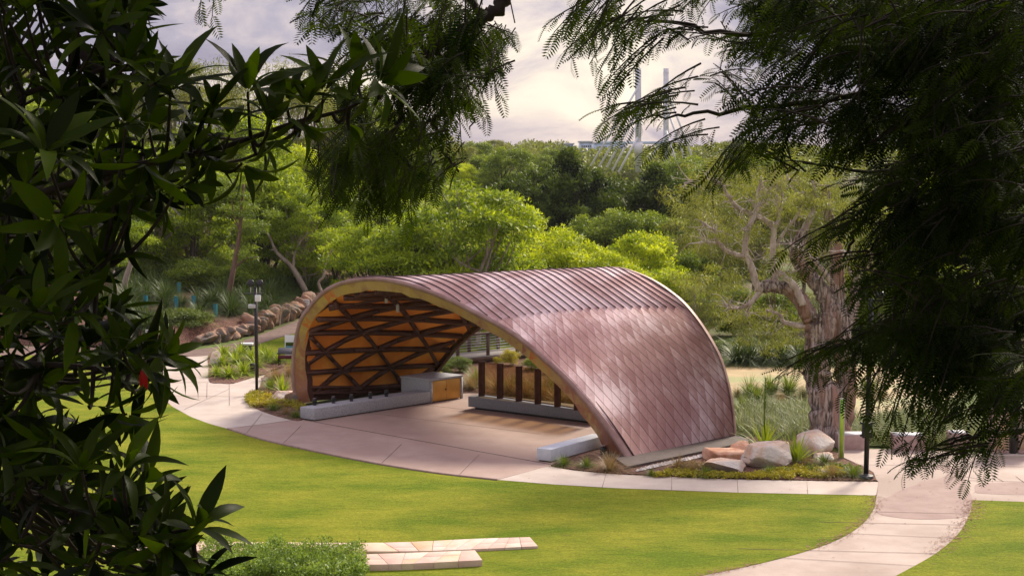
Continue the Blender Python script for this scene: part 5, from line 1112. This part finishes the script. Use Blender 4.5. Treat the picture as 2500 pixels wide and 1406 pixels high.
def bldg(x0, x1, y0, Y, d, label):
    a_, b_ = atY(x0, 395, Y), atY(x1, y0, Y); t = empty('office_building', ((a_[0] + b_[0]) / 2, Y, a_[2])); tag(t, label, 'building'); h = b_[2] - a_[2]; wd = b_[0] - a_[0]
    MB().box((0, d / 2, h / 2), (wd, d, h)).build('wall', M['bldg'], t)
    MB().box((0, d / 2, h + .2), (wd + .6, d + .6, .4)).build('roof', M['conc'], t)
    for k in range(5):
        for z in (.45, .62, .80): MB().box(((k - 2) * wd * .18, -.06, h * z), (wd * .11, .12, h * .08)).build('window', M['dgrey'], t)
bldg(1417, 1446, 348, 420, 12, 'pale blue office block on the horizon left of the cables')
bldg(1452, 1530, 351, 440, 14, 'long pale blue building on the horizon behind the cables')
bldg(1360, 1400, 353, 430, 12, 'faint low building left of the pale blue block')

# ------------------------------------------------------------------ foreground: broad leaved tree at the left
fg = np.random.default_rng(99)
def leaf_tmpl(wd=.26, curl=.16, fold=.10, seg=6):
    t = np.linspace(0, 1, seg + 1); wv = np.sin(np.pi * t ** .85) ** .8 * wd / 2; wv[0] = .012; wv[-1] = .002
    z = curl * (t - t * t) * 1.3 - curl * t * t * .9; V = []
    for a, b, c in zip(t, wv, z): V += [(a, -b, c + fold * b * 2.2), (a, 0, c), (a, b, c + fold * b * 2.2)]
    Q = []
    for i in range(seg): k = 3 * i; Q += [(k, k + 3, k + 4, k + 1), (k + 1, k + 4, k + 5, k + 2)]
    return np.array(V), np.array(Q)
LT = [leaf_tmpl(.25, .16), leaf_tmpl(.22, .30), leaf_tmpl(.28, .05)]
bl = empty('broadleaf_tree', (-4.2, 3.6, 6.5)); tag(bl, 'dark glossy broad leaved tree filling the left foreground', 'tree'); bo = np.array(bl.location)
LV = {0: [], 1: [], 2: []}; tw = MB(); ros = []
def rosette(p, ax, n, ln, spread=(22, 92), tint=.5):
    ax = unit(np.array(ax, float)); u_ = unit(np.cross(ax, (0.3, .2, 1.))); v_ = np.cross(ax, u_)
    for k in range(n):
        a_ = k * 2.4 + fg.normal() * .25; th = R(spread[0] + (spread[1] - spread[0]) * (k / max(n - 1, 1)) + fg.normal() * 9)
        d = ax * math.cos(th) + (u_ * math.cos(a_) + v_ * math.sin(a_)) * math.sin(th); nr = unit(ax * math.sin(th) - (u_ * math.cos(a_) + v_ * math.sin(a_)) * math.cos(th) + fg.normal(size=3) * .12)
        LV[int(fg.integers(3))].append((p + d * .012, d, nr, ln * (.7 + .45 * fg.random()) * (.75 if k < 2 else 1), np.clip(tint + fg.normal() * .16 + (.55 if fg.random() < .10 else 0), 0, 1)))
    ros.append(p)
main = [(430, 215, 4.0, (0, -.2, 1), 10, .20), (605, 225, 4.1, (.1, -.2, 1), 10, .20), (308, 305, 3.7, (.15, -.1, 1), 10, .16), (110, 375, 3.4, (.3, -.3, .8), 11, .17), (790, 225, 4.3, (-.1, -.2, 1), 10, .20), (925, 205, 4.4, (.6, -.1, .5), 12, .20), (850, 250, 4.3, (.2, -.1, .8), 9, .17), (750, 260, 4.2, (0, -.2, .8), 9, .16), (520, 270, 4.0, (.1, -.1, .9), 9, .16), (660, 300, 4.1, (.2, -.2, .6), 9, .16), (560, 330, 4.1, (.0, -.2, .8), 8, .15), (870, 190, 4.5, (.0, -.1, 1), 8, .20), (700, 250, 4.3, (.1, 0, 1), 8, .14), (150, 240, 3.8, (0, 0, 1), 10, .15), (300, 95, 4.1, (.2, 0, 1), 10, .15), (330, 170, 4.2, (.3, 0, .6), 10, .14), (590, 400, 4.0, (.5, -.2, -.5), 9, .15), (350, 400, 3.7, (.2, -.5, -.6), 10, .16), (510, 380, 4.1, (.2, -.2, -.8), 8, .15), (640, 350, 4.2, (.6, -.2, -.1), 8, .14), (735, 300, 4.3, (.4, -.1, -.4), 8, .14), (850, 300, 4.4, (.4, -.1, -.6), 7, .14), (470, 300, 4.0, (.4, 0, .3), 9, .14),
        (395, 870, 3.9, (.8, -.2, .25), 12, .17), (370, 900, 3.9, (.4, -.3, -.8), 10, .17), (300, 860, 3.7, (0, -.2, 1), 10, .15), (240, 650, 3.8, (.3, -.3, .7), 9, .15), (90, 760, 3.4, (.1, -.5, .9), 9, .16), (140, 790, 3.5, (0, -.4, 1), 6, .14), (475, 1290, 3.7, (.4, -.2, .6), 10, .16), (300, 1150, 3.6, (.3, -.2, .9), 10, .15), (350, 1180, 3.8, (.5, -.2, .5), 9, .15), (400, 1330, 3.6, (.4, -.4, -.3), 10, .15), (250, 1000, 3.8, (.5, -.2, -.5), 11, .16), (310, 1010, 3.9, (.5, -.2, -.7), 9, .15), (200, 1150, 3.5, (.1, -.3, .9), 9, .15), (330, 1340, 3.6, (.1, -.5, .8), 9, .14), (60, 30, 3.7, (0, 0, 1), 9, .16), (200, 40, 3.8, (0, 0, 1), 9, .16), (140, 540, 3.5, (.3, -.4, 0), 10, .17), (300, 480, 3.8, (.3, -.3, -.8), 9, .16)]
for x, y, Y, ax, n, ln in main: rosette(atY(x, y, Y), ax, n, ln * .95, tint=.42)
region = [(-80, -60), (300, -60), (350, 30), (300, 120), (390, 180), (430, 250), (520, 330), (600, 390), (470, 450), (350, 500), (300, 560), (300, 640), (250, 720), (300, 830), (390, 870), (370, 930), (260, 970), (190, 1050), (210, 1140), (330, 1185), (430, 1270), (480, 1330), (520, 1430), (-80, 1430)]
def hole(x, y):   # thin patches where the background shows
    for a, b, rx, ry in ((230, 120, 70, 40), (170, 215, 80, 30), (330, 250, 60, 30), (90, 150, 40, 30), (250, 300, 50, 30), (450, 330, 60, 30), (280, 590, 60, 50), (120, 560, 50, 50), (180, 450, 60, 40), (200, 880, 60, 30), (100, 1010, 50, 30), (210, 1030, 60, 30)):
        if ((x - a) / rx) ** 2 + ((y - b) / ry) ** 2 < 1: return True
    return False
k = 0
while k < 300:
    x, y = fg.uniform(-80, 520), fg.uniform(-60, 1430)
    if not inpoly((x, y), region) or (hole(x, y) and fg.random() < .85): continue
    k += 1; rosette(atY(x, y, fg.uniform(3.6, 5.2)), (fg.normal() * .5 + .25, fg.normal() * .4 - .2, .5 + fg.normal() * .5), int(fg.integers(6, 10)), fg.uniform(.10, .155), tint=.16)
# rosettes added out of frame, above and beside, to block sky light
for k in range(520):
    x, y, Y = fg.uniform(-2600, 900), fg.uniform(-2600, 1300), fg.uniform(3.0, 6.5)
    if x > -100 and y > -120: continue
    rosette(atY(x, y, Y), (fg.normal() * .4, fg.normal() * .4, .9), 8, .17, tint=.4)
for k, (TV, TQ) in enumerate(LT):
    a = LV[k]; P = np.array([q[0] for q in a]); d = np.array([q[1] for q in a]); nr = np.array([q[2] for q in a]); s_ = np.array([q[3] for q in a]); tt_ = np.array([q[4] for q in a])
    V, Q = inst(TV, TQ, P - bo, d, nr, s_); LV[k] = (V, Q, np.repeat(tt_, len(TQ)))
o_ = 0; VV = []; QQ = []; TT_ = []
for k in range(3): V, Q, t_ = LV[k]; VV.append(V); QQ.append(Q + o_); TT_.append(t_); o_ += len(V)
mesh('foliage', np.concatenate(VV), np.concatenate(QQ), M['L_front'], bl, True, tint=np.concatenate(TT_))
bough = []
def bgh(pts, r0, r1): P = cat([atY(*p) for p in pts], 6); tw.tube(P - bo, np.linspace(r0, r1, len(P)), 7); bough.extend(list(P[::2])); return P
bgh([(-700, 900, 4.6), (-100, 560, 4.3), (200, 440, 4.1), (400, 390, 4.1), (560, 355, 4.2), (720, 300, 4.3), (850, 265, 4.4), (925, 215, 4.4)], .014, .004)
bgh([(-700, 1000, 4.6), (-150, 900, 4.2), (100, 890, 3.9), (280, 900, 3.9), (390, 872, 3.9)], .013, .004)
bgh([(-700, 1100, 4.6), (-150, 1150, 4.1), (100, 1210, 3.8), (320, 1300, 3.7), (470, 1292, 3.7)], .013, .004)
bgh([(-700, 700, 4.6), (-200, 330, 4.2), (60, 230, 4.0), (250, 170, 4.1), (330, 120, 4.1)], .013, .004)
bgh([(-700, 800, 4.6), (-200, 700, 4.2), (0, 690, 3.9), (240, 660, 3.8)], .012, .004)
bgh([(-700, 1900, 4.8), (-720, 1200, 4.7), (-700, 600, 4.6), (-600, -300, 4.6), (-400, -1500, 4.6)], .12, .05)
BP = np.array(bough)
for p in ros[:len(main) + 300]:
    i = np.linalg.norm(BP - p, axis=1).argmin(); q = BP[i]
    if np.linalg.norm(q - p) < 1.2: tw.tube(bez(q, (q + p) / 2 + np.array([0, 0, -.08]), p, 6) - bo, np.linspace(.007, .0035, 6), 5, cap=False)
tw.build('branch', M['twig'], bl, smooth=True)
for x, y, Y, ln in ((350, 895, 3.7, .06), (280, 1215, 3.6, .03)):
    p = atY(x, y, Y) - bo; V, Q = inst(LT[0][0], LT[0][1], np.array([p, p, p]), np.array([(.1, 0, -1), (-.15, 0, -1), (.0, .2, -1.)]), np.array([(0, -1, 0), (.3, -1, 0), (1, 0, 0.)]), np.array([ln, ln * .9, ln])); mesh('flower', V, Q, M['red'], bl)

# ------------------------------------------------------------------ foreground: pinnate leaved tree at the right
def pinnate(nl=9):
    V = []; Q = []
    for k in range(nl):
        x = .12 + .85 * k / nl; ln = .30 * math.sin(math.pi * (.22 + .70 * k / nl)); z = -.28 * x * x
        for sg in (-1, 1):
            b = len(V); dx, dy = .45 * ln, ln * .9 * sg
            V += [(x, 0, z), (x + dx * .5 - .038, dy * .5, z - .015), (x + dx, dy, z - .05), (x + dx * .5 + .042, dy * .5, z - .015)]; Q.append((b, b + 1, b + 2, b + 3) if sg < 0 else (b, b + 3, b + 2, b + 1))
    b = len(V); V += [(0, -.008, 0), (1, -.003, -.28), (1, .003, -.28), (0, .008, 0)]; Q.append((b, b + 1, b + 2, b + 3))
    return np.array(V), np.array(Q)
PVt, PQ = pinnate()
ft = empty('pinnate_leaf_tree', (9.5, 9.0, 5.5)); tag(ft, 'spreading dark tree with feathery pinnate leaves across the top and right', 'tree'); fo = np.array(ft.location)
pn = np.random.default_rng(123); ftw = MB()
def spray(p, d, ln, n, acc, size, tint):
    d = unit(np.array(d, float)); ln *= .62; n = max(5, int(n * .75)); p = p - d * ln * .6; P = bez(p, p + d * ln * .55, p + d * ln + np.array([0, 0, -.22 * ln]), 6)
    ftw.tube(P - fo, np.linspace(.006, .0025, 6), 4, cap=False)
    for k in range(n):
        t = (k + .5) / n; i = min(int(t * 5), 4); q = P[i] + (P[i + 1] - P[i]) * (t * 5 - i); tg = unit(P[i + 1] - P[i])
        sd_ = unit(np.cross(tg, (0, 0, 1.))) * (1 if k % 2 else -1)
        ld = unit(tg * .7 + sd_ * .8 + np.array([0, 0, -.30]) + pn.normal(size=3) * .30)
        acc.append((q, ld, unit(np.array([0, 0, 1.]) + pn.normal(size=3) * .35), size * (.75 + .5 * pn.random()), np.clip(tint + pn.normal() * .18, 0, 1)))
def flush(name, acc, TV=PVt, TQ=PQ):
    P = np.array([q[0] for q in acc]); V, Q = inst(TV, TQ, P - fo, np.array([q[1] for q in acc]), np.array([q[2] for q in acc]), np.array([q[3] for q in acc]))
    mesh(name, V, Q, M['L_pin'], ft, tint=np.repeat([q[4] for q in acc], len(TQ)))
def fill(polyg, n, Yr, main_dir, acc, size=.17, tint=.4, ln=.5, nleaf=9, per=6, sg=(34, 24)):
    P = np.array(polyg, float); k = 0
    while k < n:
        x, y = pn.uniform(P[:, 0].min(), P[:, 0].max()), pn.uniform(P[:, 1].min(), P[:, 1].max())
        if not inpoly((x, y), polyg): continue
        Y = pn.uniform(*Yr); dd = np.array(main_dir) + pn.normal(size=3) * .35; ct = tint + pn.normal() * .15
        for q in range(per):
            k += 1; s_ = 9.5 / Y; spray(atY(x + pn.normal() * sg[0] * s_, y + pn.normal() * sg[1] * s_ * .8, Y + pn.normal() * .12), dd + pn.normal(size=3) * .3, ln * (.6 + .7 * pn.random()), nleaf, acc, size, ct)
R_out = [(1690, -40), (1640, 60), (1570, 100), (1540, 190), (1620, 250), (1580, 245), (1590, 300), (1680, 325), (1760, 365), (1860, 385), (1960, 400), (2010, 450), (2010, 540), (2100, 590), (2090, 690), (2150, 720), (2130, 760), (2040, 790), (2010, 810), (2090, 840), (2150, 890), (2220, 910), (2280, 950), (2340, 1000), (2420, 970), (2530, 1000), (2530, -40)]
core = [(1850, -40), (1800, 120), (1850, 250), (2000, 330), (2120, 380), (2200, 520), (2250, 640), (2210, 740), (2190, 820), (2270, 890), (2530, 950), (2530, -40)]
acc = []
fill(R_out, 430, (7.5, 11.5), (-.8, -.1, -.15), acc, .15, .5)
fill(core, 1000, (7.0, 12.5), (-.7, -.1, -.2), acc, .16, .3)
fill([(2250, 400), (2530, 300), (2530, 1000), (2300, 960), (2200, 820)], 260, (7, 12), (-.6, 0, -.3), acc, .16, .3)
# edge sprays that draw the outline of the crown; backlight painted in as brighter tint
for x, y, dx, dz, n in ((1560, 30, -1, -.2, 10), (1480, 40, -.8, -.5, 10), (1430, 60, -1, -.4, 10), (1390, 20, -.9, -.5, 9), (1500, 90, -.7, -.8, 9), (1560, 60, -.9, -.3, 9), (1440, 10, -.7, -.6, 9), (1540, 140, -.8, -.6, 9), (1600, 190, -.9, -.3, 9), (1590, 240, -1, .0, 10), (1540, 255, -1, .15, 9), (1560, 275, -.9, -.1, 9), (1660, 320, -.8, -.2, 9), (1760, 400, -.6, -.7, 9), (2010, 560, -.8, -.3, 9), (2080, 620, -1, -.1, 10), (2060, 830, -1, -.15, 11), (2010, 850, -1, -.2, 10), (1960, 860, -1, -.25, 9), (2100, 850, -1, -.1, 10), (2120, 900, -.8, -.4, 10), (2320, 1090, -1, -.05, 11), (2290, 1100, -1, -.15, 10), (2360, 1100, -.4, -.6, 9), (2250, 1040, -.6, -.7, 10), (2300, 1010, -.6, -.7, 10), (2440, 1040, -.4, -.8, 9), (2150, 950, -.5, -.8, 10), (2200, 970, -.3, -.9, 10), (1500, -10, -.5, -.8, 9), (1420, -20, -.5, -.8, 9)):
    for q in range(3): spray(atY(x + pn.normal() * 18, y + pn.normal() * 12, 9 + pn.normal() * .5), (dx, -.1 + pn.normal() * .2, dz + pn.normal() * .15), .62, n, acc, .15, .6)
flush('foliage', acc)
# hanging bough at the top centre
acc = []
T1 = [(790, -40), (800, 60), (870, 110), (930, 130), (960, 190), (1000, 260), (1040, 250), (1100, 280), (1160, 230), (1200, 150), (1225, 60), (1230, -40)]
T2 = [(800, 330), (900, 290), (980, 250), (1060, 300), (1080, 380), (1050, 440), (950, 480), (860, 490), (790, 460), (770, 390)]
fill(T1, 190, (9, 12), (-.5, 0, -.5), acc, .15, .5, .42)
fill(T2, 115, (9, 12), (-.3, 0, -.6), acc, .15, .5, .42)
fill([(900, 100), (1200, 20), (1180, 200), (960, 240)], 24, (9, 12), (-.4, 0, -.5), acc, .2, .35, .4)
fill([(880, 180), (1000, 200), (1000, 320), (860, 340), (800, 300)], 20, (9, 12), (-.4, 0, -.6), acc, .2, .35, .4)
for x, y, dx, dz in ((850, 40, -1, -.1), (870, 60, -1, -.4), (820, 10, -.9, -.2), (1190, 120, .9, -.4), (1200, 60, .8, -.2), (1160, 200, .4, -.9), (1120, 300, .1, -1), (1050, 400, .4, -.8), (820, 380, -.7, -.6), (830, 450, -.5, -.7), (1180, 170, .3, -.9), (940, 480, -.2, -.9), (1000, 470, .1, -.9), (880, 120, -.8, -.5), (500, -10, -.2, -1), (785, -5, -.5, -.6)):
    for q in range(2): spray(atY(x + pn.normal() * 14, y + pn.normal() * 10, 10 + pn.normal() * .4), (dx, pn.normal() * .2, dz + pn.normal() * .15), .5, 9, acc, .165, .45)
flush('hanging_foliage', acc)
# unseen leaves added above, behind and beside the view to shade the foreground
acc = []
for k in range(5200):
    X, Y, z = pn.uniform(-7, 16), pn.uniform(-6, 13), pn.uniform(10.6, 14.5)
    if z < CH + .235 * max(Y, 0) + 1.0 and -7 < X < 7: z = CH + .235 * max(Y, 0) + 1.0 + 1.5 * pn.random()
    acc.append((np.array([X, Y, z]), rdir(pn, 1)[0], unit(np.array([0, 0, 1.]) + pn.normal(size=3) * .5), .5, .3))
for k in range(1500):
    X, Y, z = pn.uniform(6.5, 13), pn.uniform(0, 14), pn.uniform(4, 12)
    if X / max(Y, .1) < .42 and z < 13: continue
    acc.append((np.array([X, Y, z]), rdir(pn, 1)[0], unit(pn.normal(size=3)), .45, .3))
flush('shade_foliage', acc, LQ[0] * np.array([1, .9, 1]), LQ[1])
def fb(pts, r0, r1):
    P = cat([atY(*p) for p in pts], 6); P = P + pn.normal(size=P.shape) * .01; ftw.tube(P - fo, np.linspace(r0, r1, len(P)), 7)
fb([(3000, 700, 10), (2700, 0, 10.2), (2100, -350, 10.5), (1500, -260, 10.5), (1290, -70, 10.5), (1230, 0, 10.4), (1180, 50, 10.3), (1120, 80, 10.3), (1060, 120, 10.3), (1010, 170, 10.3), (985, 250, 10.3), (960, 330, 10.3), (900, 400, 10.3), (860, 460, 10.3)], .07, .010)
fb([(1060, 120, 10.3), (1100, 180, 10.2), (1090, 250, 10.2), (1060, 300, 10.2), (1070, 350, 10.2), (1100, 390, 10.2), (1120, 420, 10.2)], .025, .006)
fb([(1090, 250, 10.2), (1140, 260, 10.2), (1155, 290, 10.2), (1150, 320, 10.2)], .012, .004); fb([(1120, 245, 10.2), (1170, 255, 10.2), (1180, 270, 10.2)], .008, .004)
fb([(1010, 170, 10.3), (1030, 240, 10.2), (1000, 280, 10.1), (1020, 330, 10.1), (990, 380, 10.1)], .02, .006)
fb([(1180, 50, 10.3), (1150, 0, 10.3), (1165, -60, 10.3)], .03, .02); fb([(1000, 160, 10.2), (960, 130, 10.2), (900, 60, 10.2)], .02, .008)
fb([(3000, 700, 10), (2700, 620, 10), (2480, 560, 9.8), (2282, 304 + 200, 9.6), (2150, 500, 9.5), (2088, 573, 9.4), (2060, 640, 9.4)], .04, .006)
fb([(2900, 800, 10), (2600, 740, 9.8), (2400, 730, 9.5), (2200, 780, 9.3), (2060, 850, 9.2)], .03, .006)
fb([(2900, 900, 10), (2600, 1000, 9.8), (2480, 1050, 9.5), (2380, 1060, 9.3), (2290, 1090, 9.2)], .04, .006)
fb([(2900, 300, 10), (2500, 240, 10), (2200, 220, 10), (1900, 260, 9.8), (1700, 280, 9.6), (1590, 290, 9.5)], .035, .005)
fb([(2700, 0, 10.2), (2200, 60, 10), (1800, 80, 9.8), (1600, 50, 9.6), (1450, 50, 9.6)], .03, .004)
fb([(2800, 450, 10), (2450, 410, 9.7), (2200, 420, 9.7), (1960, 400, 9.6)], .03, .006)
fb([(2480, 560, 9.8), (2350, 640, 9.6), (2290, 580, 9.5), (2240, 620, 9.5), (2330, 440, 9.6)], .03, .006)
fb([(3000, 2600, 10.5), (3050, 1600, 10.3), (3000, 700, 10), (2950, -300, 10.2)], .35, .2)
ftw.build('branch', M['twig'], ft, smooth=True)
V = np.array([(0, -.05, 0), (.4, -.18, -.3), (1, 0, -1.1), (.4, .18, -.3)]);
sp2 = MB(); p = atY(1246, 5, 10.2) - fo; sp2.bar(p, p + np.array([.03, 0, -.14]), .022, .008); sp2.build('seed_pod', M['bark_red'], ft)

# ------------------------------------------------------------------ haze
hm = D.materials.new('haze'); hm.use_nodes = True; nt = hm.node_tree; nt.nodes.clear(); ho = N(nt, 'ShaderNodeOutputMaterial'); pv = N(nt, 'ShaderNodeVolumePrincipled')
pv.inputs['Color'].default_value = (.90, .90, .96, 1); pv.inputs['Density'].default_value = .00010; pv.inputs['Anisotropy'].default_value = .2; L(nt, pv.outputs[0], ho.inputs['Volume'])
HAZE = True
if HAZE:
    hz = MB().box((0, 335, 10.5), (1300, 690, 24)).build('haze', hm); tag(hz, kind='stuff', label='thin pale haze in the air over the valley', cat='haze')
